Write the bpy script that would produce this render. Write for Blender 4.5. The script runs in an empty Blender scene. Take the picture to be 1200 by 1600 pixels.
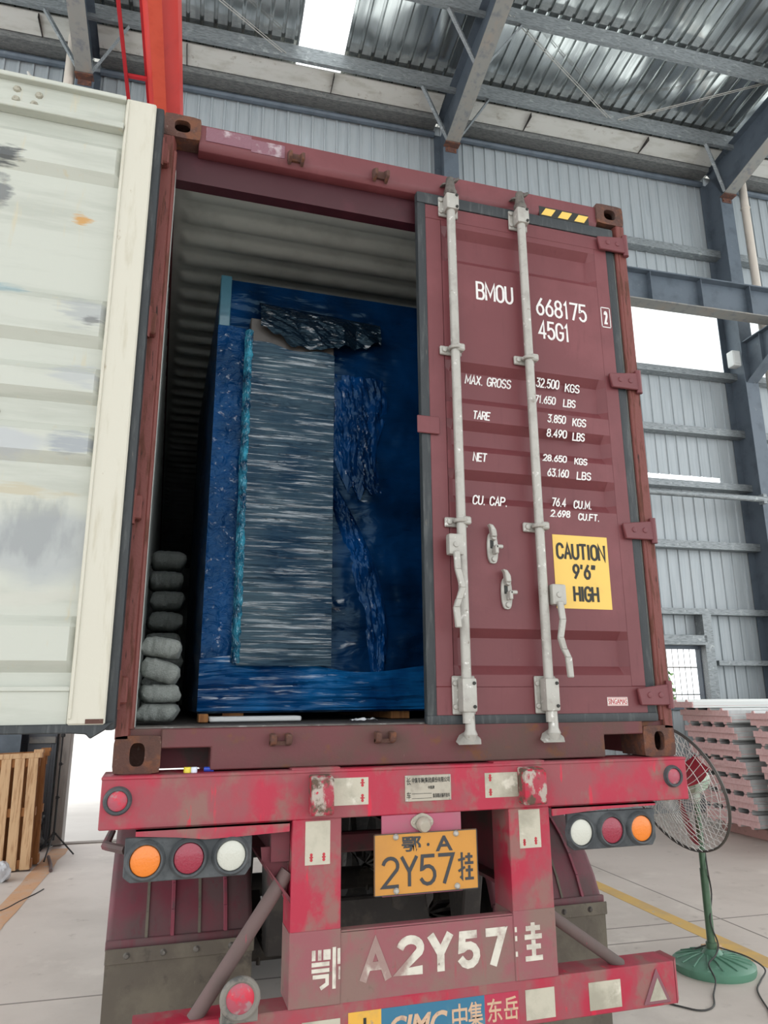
import bpy, bmesh, math, random
from mathutils import Matrix, Vector, noise
random.seed(7)
SC = bpy.context.scene
COL = SC.collection
# ------------------------------------------------------------------ camera
FPX = 1142.68
CAM = (0.1323, -2.9821, 1.7641)
cd = bpy.data.cameras.new('camera'); cam = bpy.data.objects.new('camera', cd); COL.objects.link(cam)
cd.sensor_fit = 'HORIZONTAL'; cd.sensor_width = 36.0; cd.lens = 36.0 * FPX / 1200.0
cd.clip_start = 0.05; cd.clip_end = 500
def rodr(rv):
    v = Vector(rv); a = v.length
    return Matrix.Rotation(a, 3, v.normalized())
Rc = rodr((-.2485, -.2944, .0303)) @ Matrix(((1, 0, 0), (0, 0, -1), (0, 1, 0)))   # world -> camera (x right, y down, z forward)
Rw = Rc.transposed() @ Matrix(((1, 0, 0), (0, -1, 0), (0, 0, -1)))
cam.matrix_world = Matrix.Translation(CAM) @ Rw.to_4x4()
SC.camera = cam
# ------------------------------------------------------------------ light: overcast sky
w = bpy.data.worlds.new('overcast_sky'); SC.world = w; w.use_nodes = True
nt = w.node_tree; bg = nt.nodes['Background']
SKY = 4.0
tc = nt.nodes.new('ShaderNodeTexCoord'); sx = nt.nodes.new('ShaderNodeSeparateXYZ'); cr = nt.nodes.new('ShaderNodeValToRGB')
nt.links.new(tc.outputs['Generated'], sx.inputs[0]); nt.links.new(sx.outputs['Z'], cr.inputs[0]); nt.links.new(cr.outputs[0], bg.inputs[0])
cr.color_ramp.elements[0].position = 0.0; cr.color_ramp.elements[0].color = (.93, .975, 1.0, 1)
cr.color_ramp.elements[1].position = 0.6; cr.color_ramp.elements[1].color = (1.0, 1.0, 1.0, 1)
bg.inputs[1].default_value = SKY
SC.view_settings.view_transform = 'Standard'; SC.view_settings.look = 'None'
SC.view_settings.exposure = -0.70; SC.view_settings.gamma = 1.0; SC.view_settings.use_curve_mapping = False
SC.cycles.max_bounces = 10; SC.cycles.diffuse_bounces = 5; SC.cycles.glossy_bounces = 4; SC.cycles.transparent_max_bounces = 8
SC.cycles.use_denoising = True; SC.cycles.sample_clamp_indirect = 8.0

# ------------------------------------------------------------------ frames
ANG = math.radians(-2.594)
W = Matrix.Identity(4)                                            # container / trailer frame
B = Matrix.Translation((CAM[0], CAM[1], 0)) @ Matrix.Rotation(ANG, 4, 'Z')   # building frame: u along the end wall, v into it
FR = {}
# ------------------------------------------------------------------ mesh helper
class MB:
    def __init__(s): s.bm = bmesh.new()
    def box(s, a, b, bev=0.0, mi=0, M=None, seg=1):
        x0, y0, z0 = a; x1, y1, z1 = b
        t = bmesh.new()
        vs = [t.verts.new((x, y, z)) for x in (x0, x1) for y in (y0, y1) for z in (z0, z1)]
        for f in ((0, 1, 3, 2), (4, 6, 7, 5), (0, 4, 5, 1), (2, 3, 7, 6), (0, 2, 6, 4), (1, 5, 7, 3)):
            t.faces.new([vs[i] for i in f])
        bmesh.ops.recalc_face_normals(t, faces=t.faces)
        if bev > 0: bmesh.ops.bevel(t, geom=list(t.edges), offset=bev, segments=seg, affect='EDGES', profile=0.6)
        s.add(t, M, mi); return s
    def add(s, t, M=None, mi=0):
        if M is not None: t.transform(M)
        vm = {}
        for v in t.verts: vm[v] = s.bm.verts.new(v.co)
        for f in t.faces:
            try: nf = s.bm.faces.new([vm[v] for v in f.verts]); nf.material_index = mi if mi else f.material_index; nf.smooth = True
            except ValueError: pass
        t.free(); return s
    def poly(s, pts, mi=0):
        f = s.bm.faces.new([s.bm.verts.new(p) for p in pts]); f.material_index = mi; return s
    def prism(s, pts, d, mi=0, bev=0.0, M=None):
        """closed outline pts (3-D, planar) pushed along d"""
        t = bmesh.new(); d = Vector(d)
        a = [t.verts.new(p) for p in pts]; b = [t.verts.new(Vector(p) + d) for p in pts]
        n = len(pts)
        t.faces.new(a); t.faces.new(b[::-1])
        for i in range(n): t.faces.new([a[i], b[i], b[(i + 1) % n], a[(i + 1) % n]])
        bmesh.ops.recalc_face_normals(t, faces=t.faces)
        if bev > 0: bmesh.ops.bevel(t, geom=list(t.edges), offset=bev, segments=1, affect='EDGES')
        s.add(t, M, mi); return s
    def tube(s, path, r, n=10, mi=0, cap=True):
        path = [Vector(p) for p in path]; rs = r if isinstance(r, (list, tuple)) else [r] * len(path)
        t = bmesh.new(); rings = []; up = None
        for i, p in enumerate(path):
            d = (path[min(i + 1, len(path) - 1)] - path[max(i - 1, 0)]).normalized()
            if up is None: up = Vector((0, 0, 1)) if abs(d.z) < .9 else Vector((1, 0, 0))
            x = d.cross(up).normalized(); y = x.cross(d).normalized(); up = y
            rings.append([t.verts.new(p + rs[i] * (math.cos(2 * math.pi * k / n) * x + math.sin(2 * math.pi * k / n) * y)) for k in range(n)])
        for a, b in zip(rings, rings[1:]):
            for k in range(n): t.faces.new([a[k], a[(k + 1) % n], b[(k + 1) % n], b[k]])
        if cap: t.faces.new(rings[0][::-1]); t.faces.new(rings[-1])
        bmesh.ops.recalc_face_normals(t, faces=t.faces)
        s.add(t, None, mi); return s
    def lathe(s, prof, c, ax, n=24, mi=0):
        """prof: (radius, height) along axis ax from c"""
        ax = Vector(ax).normalized(); up = Vector((0, 0, 1)) if abs(ax.z) < .9 else Vector((1, 0, 0))
        x = ax.cross(up).normalized(); y = ax.cross(x); c = Vector(c); t = bmesh.new(); rings = []
        for r, h in prof:
            if r < 1e-6: rings.append([t.verts.new(c + ax * h)])
            else: rings.append([t.verts.new(c + ax * h + r * (math.cos(2 * math.pi * k / n) * x + math.sin(2 * math.pi * k / n) * y)) for k in range(n)])
        for a, b in zip(rings, rings[1:]):
            for k in range(n):
                q = [a[k % len(a)], a[(k + 1) % len(a)], b[(k + 1) % len(b)], b[k % len(b)]]
                q = list(dict.fromkeys(q))
                if len(q) > 2: t.faces.new(q)
        bmesh.ops.recalc_face_normals(t, faces=t.faces)
        s.add(t, None, mi); return s
    def torus(s, c, ax, R, r, n=32, m=8, mi=0):
        ax = Vector(ax).normalized(); up = Vector((0, 0, 1)) if abs(ax.z) < .9 else Vector((1, 0, 0))
        x = ax.cross(up).normalized(); y = ax.cross(x); c = Vector(c)
        t = bmesh.new(); g = []
        for i in range(n):
            d = math.cos(2 * math.pi * i / n) * x + math.sin(2 * math.pi * i / n) * y
            g.append([t.verts.new(c + d * (R + r * math.cos(2 * math.pi * j / m)) + ax * r * math.sin(2 * math.pi * j / m)) for j in range(m)])
        for i in range(n):
            for j in range(m): t.faces.new([g[i][j], g[(i + 1) % n][j], g[(i + 1) % n][(j + 1) % m], g[i][(j + 1) % m]])
        bmesh.ops.recalc_face_normals(t, faces=t.faces)
        s.add(t, None, mi); return s
    def grid(s, fn, nu, nv, mi=0):
        g = [[s.bm.verts.new(fn(i / nu, j / nv)) for j in range(nv + 1)] for i in range(nu + 1)]
        for i in range(nu):
            for j in range(nv):
                f = s.bm.faces.new([g[i][j], g[i + 1][j], g[i + 1][j + 1], g[i][j + 1]]); f.smooth = True; f.material_index = mi
        return s
    def mesh(s, name, mats, sharp=35):
        me = bpy.data.meshes.new(name); s.bm.normal_update(); s.bm.to_mesh(me); s.bm.free()
        for m in (mats if isinstance(mats, (list, tuple)) else [mats]): me.materials.append(m)
        me.polygons.foreach_set('use_smooth', [True] * len(me.polygons)); me.set_sharp_from_angle(angle=math.radians(sharp))
        return me
def tag(o, label=None, cat=None, group=None, kind=None):
    if label: o['label'] = label
    if cat: o['category'] = cat
    if group: o['group'] = group
    if kind: o['kind'] = kind
    return o
def thing(name, label, cat, base, fr=W, group=None):
    o = bpy.data.objects.new(name, None); COL.objects.link(o); o.empty_display_size = .1
    o.matrix_world = fr @ Matrix.Translation(base); FR[o.name] = (fr, o.matrix_world.copy())
    return tag(o, label, cat, group)
def part(name, mb, mats, parent, label=None, sharp=35):
    me = mb if isinstance(mb, bpy.types.Mesh) else mb.mesh(name, mats, sharp)
    o = bpy.data.objects.new(name, me); COL.objects.link(o); o.parent = parent
    fr, pm = FR[parent.name]
    o.matrix_parent_inverse = pm.inverted() @ fr; FR[o.name] = (fr, fr)
    if label: o['label'] = label
    return o
def solo(name, mb, mats, label, cat, fr=W, group=None, kind=None, sharp=35):
    me = mb.mesh(name, mats, sharp)
    xs = [v.co for v in me.vertices]
    b = Vector(((min(v.x for v in xs) + max(v.x for v in xs)) / 2, (min(v.y for v in xs) + max(v.y for v in xs)) / 2, min(v.z for v in xs)))
    me.transform(Matrix.Translation(-b)); o = bpy.data.objects.new(name, me); COL.objects.link(o)
    o.matrix_world = fr @ Matrix.Translation(b); FR[o.name] = (fr, o.matrix_world.copy())
    return tag(o, label, cat, group, kind)
def struct(name, mb, mats, fr=W, sharp=35, label=None, cat=None):
    return solo(name, mb, mats, label, cat, fr, None, 'structure', sharp)
def dup(root, loc_offset, fr, label):
    r = root.copy(); COL.objects.link(r); r.matrix_world = fr @ Matrix.Translation(loc_offset) @ fr.inverted() @ root.matrix_world; r['label'] = label
    for ch in list(root.children):
        c = ch.copy(); COL.objects.link(c); c.parent = r
        for g in list(ch.children):
            d = g.copy(); COL.objects.link(d); d.parent = c
    return r
# ------------------------------------------------------------------ materials
def lin(h):
    h = h.lstrip('#'); c = [int(h[i:i + 2], 16) / 255 for i in (0, 2, 4)]
    return tuple((x / 12.92 if x <= .04045 else ((x + .055) / 1.055) ** 2.4) for x in c) + (1,)
def mat(name, c, r=.5, m=0.0, layers=(), bump=0.0, bscale=60, bst=(1, 1, 1), coat=0.0, spec=.5, rvar=0.0, bd=.01, bdet=4):
    """layers: (colour, noise scale, lo, hi, stretch, roughness) worn patches, dirt and rust of the paint itself"""
    mt = bpy.data.materials.new(name); mt.use_nodes = True; n = mt.node_tree; L = n.links.new
    p = n.nodes['Principled BSDF']; t = n.nodes.new('ShaderNodeTexCoord')
    p.inputs['Roughness'].default_value = r; p.inputs['Metallic'].default_value = m
    p.inputs['Coat Weight'].default_value = coat; p.inputs['Specular IOR Level'].default_value = spec
    def nz(scale, st, det=6, seed=0):
        mp = n.nodes.new('ShaderNodeMapping'); mp.inputs['Scale'].default_value = st; mp.inputs['Location'].default_value = (seed * 1.7, seed * 3.1, seed * .7)
        q = n.nodes.new('ShaderNodeTexNoise'); q.inputs['Scale'].default_value = scale; q.inputs['Detail'].default_value = det; q.inputs['Roughness'].default_value = .6
        L(t.outputs['Object'], mp.inputs[0]); L(mp.outputs[0], q.inputs['Vector']); return q.outputs['Fac']
    col = None; base = lin(c) if isinstance(c, str) else c
    rgb = n.nodes.new('ShaderNodeRGB'); rgb.outputs[0].default_value = base; col = rgb.outputs[0]; rr = None
    for i, ly in enumerate(layers):
        lc, sc_, lo, hi = ly[:4]; st = ly[4] if len(ly) > 4 else (1, 1, 1)
        mr = n.nodes.new('ShaderNodeMapRange'); mr.inputs[1].default_value = lo; mr.inputs[2].default_value = hi; mr.interpolation_type = 'SMOOTHSTEP'
        mr.inputs[4].default_value = ly[6] if len(ly) > 6 else 1.0
        L(nz(sc_, st, 8, i + 1), mr.inputs[0])
        mx = n.nodes.new('ShaderNodeMix'); mx.data_type = 'RGBA'; L(mr.outputs[0], mx.inputs[0]); L(col, mx.inputs[6]); mx.inputs[7].default_value = lin(lc); col = mx.outputs[2]
        if len(ly) > 5 and ly[5] is not None:
            m2 = n.nodes.new('ShaderNodeMix'); L(mr.outputs[0], m2.inputs[0])
            if rr is None: m2.inputs[2].default_value = r
            else: L(rr, m2.inputs[2])
            m2.inputs[3].default_value = ly[5]; rr = m2.outputs[0]
    L(col, p.inputs['Base Color'])
    if rr is not None: L(rr, p.inputs['Roughness'])
    if bump:
        b = n.nodes.new('ShaderNodeBump'); b.inputs['Strength'].default_value = bump; b.inputs['Distance'].default_value = bd
        L(nz(bscale, bst, bdet, 9), b.inputs['Height']); L(b.outputs[0], p.inputs['Normal'])
    return mt
V = (4, 4, .5)        # streaks running down
H = (.5, 4, 4)
MAROON = mat('maroon_container_paint', '#683236', .5, 0, [('#743C40', 3, .45, .75, (1, 1, 1)), ('#5F2B30', 9, .55, .8, V), ('#8C7468', 40, .72, .8, (1, 1, 1), .7, .6)], .08, 25)
MAROON_SILL = mat('scuffed_maroon_sill_paint', '#603033', .6, 0, [('#57403A', 4, .42, .66, (1, 1, 1), .8), ('#6A4630', 10, .54, .7, (1, 1, 1), .9), ('#8D7C74', 26, .70, .76, V, .8, .7)], .15, 40)
RUST = mat('rusty_steel', '#553A32', .85, 0, [('#6E4530', 14, .48, .64), ('#3A2C28', 8, .52, .7), ('#6E5A50', 40, .6, .7)], .5, 70)
POSTRUST = mat('worn_maroon_post_paint', '#6E3832', .6, 0, [('#5A3328', 10, .5, .62, V, .85), ('#34241F', 16, .62, .7, V, .9)], .2, 50)
INNER = mat('grey_white_inner_door_paint', '#B6B9AF', .5, 0, [('#A8ABA1', 3, .45, .72, H), ('#B8B29C', 6, .6, .75, V), ('#8E9292', 9, .70, .78, (1, 1, 3), .7, .8), ('#A08A68', 22, .74, .79, (1, 1, 1), .8, .8)], .05, 20)
CREAM = mat('cream_door_edge_paint', '#C3C0B2', .55, 0, [('#B4AF9D', 8, .5, .75, V), ('#9C8E78', 20, .66, .74, (1, 1, .6), .8, .8), ('#7A4A38', 16, .76, .8, V, .85)], .06, 30)
INLINE = mat('pale_grey_container_lining', '#C3C8C3', .5, 0, [('#B0B5B0', 4, .45, .7), ('#5F605C', 18, .7, .76, (.4, 3, 1), .8, .8)], .05, 20)
FLOORWOOD = mat('dark_container_floor_board', '#3E3A36', .8, 0, [('#57504A', 12, .5, .7, (6, 1, 1))], .3, 50)
RUBBER = mat('black_door_gasket_rubber', '#2B3033', .55, 0, [('#4A4E4E', 12, .5, .75, V), ('#6B665E', 22, .66, .74, V, .9, .7)], .15, 60)
GALV = mat('worn_galvanised_steel', '#A9A7A0', .5, .25, [('#9A9790', 14, .45, .7), ('#7C7468', 24, .62, .74), ('#DAD9D4', 30, .6, .7)], .12, 60)
DARKCAM = mat('dirty_cast_steel', '#6A6660', .6, .4, [('#4A4440', 20, .45, .65), ('#8A8880', 30, .6, .7)], .3, 80)
WHITE = mat('white_stencil_paint', '#DDDBD8', .6, 0, [('#B9AFAC', 30, .6, .7)])
YELLOWST = mat('yellow_caution_film', '#E3BC5C', .5, 0, [('#D8B258', 5, .5, .7)])
BLACKINK = mat('black_ink', '#22231F', .6)
REDINK = mat('red_ink', '#B0303A', .6)
WHITEST = mat('white_sticker', '#D6D2CC', .5)
TRED = mat('dusty_red_trailer_paint', '#A51F3A', .5, 0, [('#8E4A50', 3.2, .40, .62, (1.4, 1, 1), .75), ('#85625C', 5, .50, .66, (1.6, 1, 1.2), .85, .9), ('#C01838', 9, .62, .70, (2.5, 1, .5), .45, .9), ('#4E3E3A', 25, .70, .78, V, .9, .8)], .08, 30)
TDUST = mat('mud_dusted_red_paint', '#8C5258', .75, 0, [('#80665F', 4, .42, .62, (1, 1, 1), .9), ('#96444E', 7, .6, .72, V, .7, .8), ('#6B5B52', 15, .62, .72, (1, 1, 1), .9, .8)], .12, 50)
TFEND = mat('dusty_crimson_fender', '#662A36', .55, 0, [('#564041', 2.5, .38, .58, (1, 1, 1), .8), ('#5E3038', 8, .5, .7, V)], .06, 40)
TRIB = mat('faded_red_fender_rib', '#7C3644', .6, 0, [('#614348', 6, .45, .65, V)])
FLAP = mat('dusty_rubber_mud_flap', '#5B544B', .85, 0, [('#6A6357', 5, .4, .65), ('#4A443E', 12, .55, .72), ('#7C7466', 30, .66, .74, V)], .15, 60)
DARK = mat('greasy_dark_steel', '#34312F', .7, .1, [('#4A453F', 8, .45, .65), ('#5A2F34', 5, .62, .74)], .2, 40)
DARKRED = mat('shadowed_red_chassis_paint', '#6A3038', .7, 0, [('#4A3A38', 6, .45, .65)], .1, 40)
TYRE = mat('tyre_rubber', '#1D1C1B', .85, 0, [('#35312D', 10, .45, .7)], .2, 60)
STRUT = mat('dusty_strut_paint', '#63504E', .75, 0, [('#5A4E4A', 5, .42, .65), ('#A12C42', 7, .64, .72, V)], .1, 50)
LAMPBOARD = mat('dusty_black_lamp_board', '#3C4043', .75, 0, [('#565A5C', 7, .42, .66), ('#25282A', 14, .58, .72)], .15, 60)
def lens(name, c): return mat(name, c, .25, 0, [(c, 2, .4, .6)], .25, 120, (1, 1, 1), .4)
AMBER = lens('amber_lamp_lens', '#E07A1E'); REDL = lens('red_lamp_lens', '#8E2138'); CLEAR = lens('clear_lamp_lens', '#C2C3B8'); REDB = mat('scuffed_red_lens', '#A04A58', .4, 0, [('#C02A40', 14, .46, .6), ('#96787A', 20, .55, .66)], .1, 60)
REFL = mat('worn_white_reflective_sticker', '#B8B3A2', .6, 0, [('#9A9686', 6, .42, .66), ('#CFCBBC', 12, .56, .7), ('#7A5A52', 24, .68, .75)], .1, 80)
PLATE = mat('orange_yellow_number_plate', '#C08636', .5, 0, [('#B47E38', 4, .45, .7), ('#A07034', 22, .62, .76, (1, 1, 1), .6, .7), ('#E8B020', 9, .72, .75, (1, 1, 2), .5, .9)], .05, 40)
PLATEINK = mat('dark_number_plate_ink', '#33363A', .6)
ALU = mat('dull_aluminium_plate', '#A9A294', .5, .2, [('#8F897C', 12, .45, .7)])
STENCIL = mat('worn_white_stencil_paint', '#CFCBBE', .7, 0, [('#B5AEA2', 14, .45, .65), ('#8C7A74', 20, .66, .72), ('#8A6A66', 4.2, .50, .60, (1, 1, 1), .8, .85)])
BLUEDEC = mat('blue_decal', '#2E6B88', .6, 0, [('#4A7A8C', 9, .5, .7), ('#8A8078', 26, .7, .76)])
YELDEC = mat('amber_decal', '#D7A440', .6, 0, [('#C09A50', 12, .5, .7), ('#8A8078', 22, .66, .72)])
REDDEC = mat('red_decal', '#A82C46', .6, 0, [('#97505C', 9, .5, .7)])
GOLDTX = mat('faded_gold_decal_lettering', '#C4A488', .7, 0, [('#A08878', 30, .55, .68)])
CONC = mat('grey_concrete_floor', '#D2C9C0', .6, 0, [('#C4BBB2', .8, .42, .66), ('#DAD2C8', 2.2, .55, .75), ('#9B9088', 7, .60, .78, (1, 1, 1), .7, .6), ('#857C74', 40, .70, .78, (1, 1, 1), .8, .5)], .06, 14)
CONC_OUT = mat('pale_outdoor_concrete', '#C9C6C0', .8, 0, [('#B8B4AE', .5, .4, .7)])
JOINT = mat('floor_joint_filler', '#8E8780', .9)
YLINE = mat('yellow_floor_paint', '#D9B366', .6, 0, [('#C9A872', 3, .45, .65), ('#B9AE9C', 14, .62, .68)])
SAND = mat('worn_orange_floor_paint', '#CFA27C', .8, 0, [('#C8A78C', 4, .4, .62), ('#B9AEA2', 8, .58, .66), ('#B88A5C', 22, .6, .72)], .2, 80)
WALLM = mat('blue_grey_wall_sheet', '#A6ADB0', .42, .1, [('#9AA2A6', 3, .42, .68, (8, 8, .35)), ('#AEB8BE', 6, .55, .75, (10, 10, .3))], .04, 12, (6, 6, .4))
STEELP = mat('dark_blue_grey_steel_paint', '#59636D', .5, .1, [('#4C565F', 4, .45, .7), ('#6A7278', 12, .62, .74)], .05, 30)
STEELW = mat('pale_lit_and_weathered_steel', '#84847F', .6, .1, [('#92867A', 3, .48, .75, (1, .5, 1)), ('#6E7074', 9, .5, .72)], .05, 30)  # on beam undersides the pale tone paints in light from below
GIRT = mat('galvanised_purlin_steel', '#8C9294', .5, .35, [('#6D7375', 20, .45, .62, (.5, 4, 4)), ('#A9AEAE', 9, .56, .72)], .05, 60)
GUTTER = mat('stained_gutter_sheet', '#C9C8C1', .5, .1, [('#B4B2A8', 2, .45, .7, (1, 3, 1)), ('#9A9286', 7, .6, .74)], .03, 10)
GUTCONC = mat('dusty_grey_eave_trim', '#6E706E', .8, 0, [('#585A5A', 16, .42, .62, (.6, 3, 3)), ('#84847E', 30, .58, .7)], .35, 60)
ROOFM = mat('foil_faced_roof_sheet', '#D2D5D4', .1, .95, [('#B4B8B8', 1.4, .4, .66, (6, .6, 1), .2), ('#E2E4E2', 3, .58, .72, (9, .5, 1), .07)], 1.0, 1.0, (1.1, .6, 1), bd=.11, bdet=.5)
CRANE = mat('bright_red_crane_paint', '#D53A30', .45, 0, [('#C8332A', 2, .45, .7)])
CRANEB = mat('crimson_crane_flange_paint', '#B4232C', .45, 0)
PVC = mat('cream_pvc_pipe', '#C9C0B4', .45, 0, [('#B8AEA2', 4, .5, .7, V)])
PINK = mat('pink_foam_core', '#F6D2D0', .9, 0, [('#EEC2C0', 30, .45, .65, (1, 1, 1)), ('#FADCD8', 9, .55, .7, (.5, .5, 3))], .6, 90)
SKIN = mat('white_panel_skin', '#CDCFCE', .45, .1, [('#BCBFBF', 4, .45, .7)])
SKIN_W = mat('bright_white_panel_skin', '#DCDFDC', .4, .05)
WOOD = mat('pale_pallet_wood', '#CDAA82', .75, 0, [('#A87F58', 5, .45, .68, (9, 9, .5)), ('#D6B48C', 9, .55, .7, (12, 12, .5)), ('#7C5638', 26, .7, .76)], .2, 60, (8, 8, .6))
WOOD2 = mat('orange_brown_pallet_wood', '#9C6A3C', .8, 0, [('#7C4E2A', 6, .45, .68, (9, 9, .5))], .2, 60)
GREEN = mat('dark_green_enamel', '#4A6A50', .35, 0, [('#3C5843', 6, .45, .7)], .04, 30, (1, 1, 1), .3)
GREENB = mat('green_cast_fan_base', '#5C8A74', .4, 0, [('#4C7460', 6, .45, .7), ('#7FA594', 12, .6, .74)], .08, 30)
MOTORG = mat('grey_green_motor_housing', '#A9BBA8', .35, .1, [('#859A88', 14, .5, .7)])
BLADE = mat('crimson_fan_blade', '#A81E36', .35, 0, [('#8C1A30', 6, .5, .7)])
CHROME = mat('chromed_guard_wire', '#D8D8D4', .35, .2)
RIM = mat('dark_guard_rim', '#55524E', .45, .4)
CORD = mat('black_cable', '#3A3937', .6)
BLACK = mat('matt_black_metal', '#1E1E1F', .5, .2)
TARP = mat('dark_tarpaulin', '#3A3A38', .7, 0, [('#4C4A44', 9, .45, .66)], .4, 30)
PLASTIC = mat('white_plastic_bag', '#D4D8DC', .35, 0, [], .4, 40)
SACK = mat('woven_white_sack', '#8E938F', .8, 0, [('#7C817D', 60, .4, .6, (2, 2, 8)), ('#9CA09B', 14, .55, .72)], .5, 180)
FOAMW = mat('white_foam_strip', '#D9DCDC', .6)
LEAF = mat('tree_leaves', '#6E8A58', .8, 0, [('#4A6A3C', 6, .4, .66)])
BARK = mat('tree_bark', '#6A5A48', .9)
DOORLEAF = mat('dark_grey_door_leaf', '#5C6167', .5, .1, [('#50555B', 5, .45, .7)])
JAMB = mat('beige_grey_door_jamb', '#97918B', .6, .1, [('#7E7874', 5, .45, .68, V)])
def spots(mt, items):
    """stains of their own shape: (x, z, rx, rz, colour, noise scale, stretch, strength) on a sheet facing -y"""
    n = mt.node_tree; L = n.links.new; p = n.nodes['Principled BSDF']; src = p.inputs['Base Color'].links[0].from_socket; t = n.nodes.new('ShaderNodeTexCoord')
    for x, z, rx, rz, c, ns, st, k in items:
        mp = n.nodes.new('ShaderNodeMapping'); mp.vector_type = 'TEXTURE'; mp.inputs['Location'].default_value = (x, YD0, z); mp.inputs['Scale'].default_value = (rx, 9.0, rz); L(t.outputs['Object'], mp.inputs[0])
        ln = n.nodes.new('ShaderNodeVectorMath'); ln.operation = 'LENGTH'; L(mp.outputs[0], ln.inputs[0])
        m2 = n.nodes.new('ShaderNodeMapping'); m2.inputs['Scale'].default_value = st; L(t.outputs['Object'], m2.inputs[0])
        q = n.nodes.new('ShaderNodeTexNoise'); q.inputs['Scale'].default_value = ns; q.inputs['Detail'].default_value = 7; L(m2.outputs[0], q.inputs['Vector'])
        ad = n.nodes.new('ShaderNodeMath'); ad.operation = 'MULTIPLY_ADD'; L(q.outputs['Fac'], ad.inputs[0]); ad.inputs[1].default_value = 2.2; L(ln.outputs['Value'], ad.inputs[2])
        mr = n.nodes.new('ShaderNodeMapRange'); mr.inputs[1].default_value = 2.05; mr.inputs[2].default_value = 1.55; mr.inputs[3].default_value = 0; mr.inputs[4].default_value = k; L(ad.outputs[0], mr.inputs[0])
        mx = n.nodes.new('ShaderNodeMix'); mx.data_type = 'RGBA'; L(mr.outputs[0], mx.inputs[0]); L(src, mx.inputs[6]); mx.inputs[7].default_value = lin(c); src = mx.outputs[2]
    L(src, p.inputs['Base Color'])
YD0 = -.1
HS = (1, 1, 7)
spots(INNER, [(-.30, 2.33, .34, .22, '#A0A4A4', 3, (1, 1, 1), .9), (-.33, 2.36, .15, .15, '#7E8284', 18, (1, 1, .4), .55), (-.59, 3.92, .075, .05, '#3E4246', 14, HS, .9), (-.60, 3.76, .05, .09, '#5A5E62', 14, (1, 1, 3), .8),
              (-.21, 3.26, .13, .075, '#9CA0A0', 9, HS, .8), (-.21, 3.225, .04, .03, '#5E6060', 12, HS, .7), (-.23, 2.99, .12, .06, '#A6AAAA', 9, HS, .8), (-.21, 2.71, .12, .055, '#8E949A', 9, HS, .85), (-.50, 2.70, .18, .07, '#A9ADB0', 6, (1, 1, 2), .8),
              (-.285, 3.69, .045, .03, '#B98A48', 16, HS, .9), (-.55, 3.33, .12, .03, '#7E98A0', 12, HS, .7), (-.45, 2.52, .3, .03, '#B0A68C', 9, HS, .7), (-.40, 2.12, .3, .06, '#B8B8AE', 7, (1, 1, 3), .7)])
def translucent(name, c):
    mt = bpy.data.materials.new(name); mt.use_nodes = True; n = mt.node_tree; n.nodes.clear()
    o = n.nodes.new('ShaderNodeOutputMaterial'); a = n.nodes.new('ShaderNodeBsdfTranslucent'); b = n.nodes.new('ShaderNodeBsdfTransparent'); x = n.nodes.new('ShaderNodeMixShader')
    a.inputs[0].default_value = c; b.inputs[0].default_value = c; x.inputs[0].default_value = .45
    n.links.new(a.outputs[0], x.inputs[1]); n.links.new(b.outputs[0], x.inputs[2]); n.links.new(x.outputs[0], o.inputs[0]); return mt
DAYLIGHT = translucent('frosted_daylight_sheet', (.92, .95, .95, 1))
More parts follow.
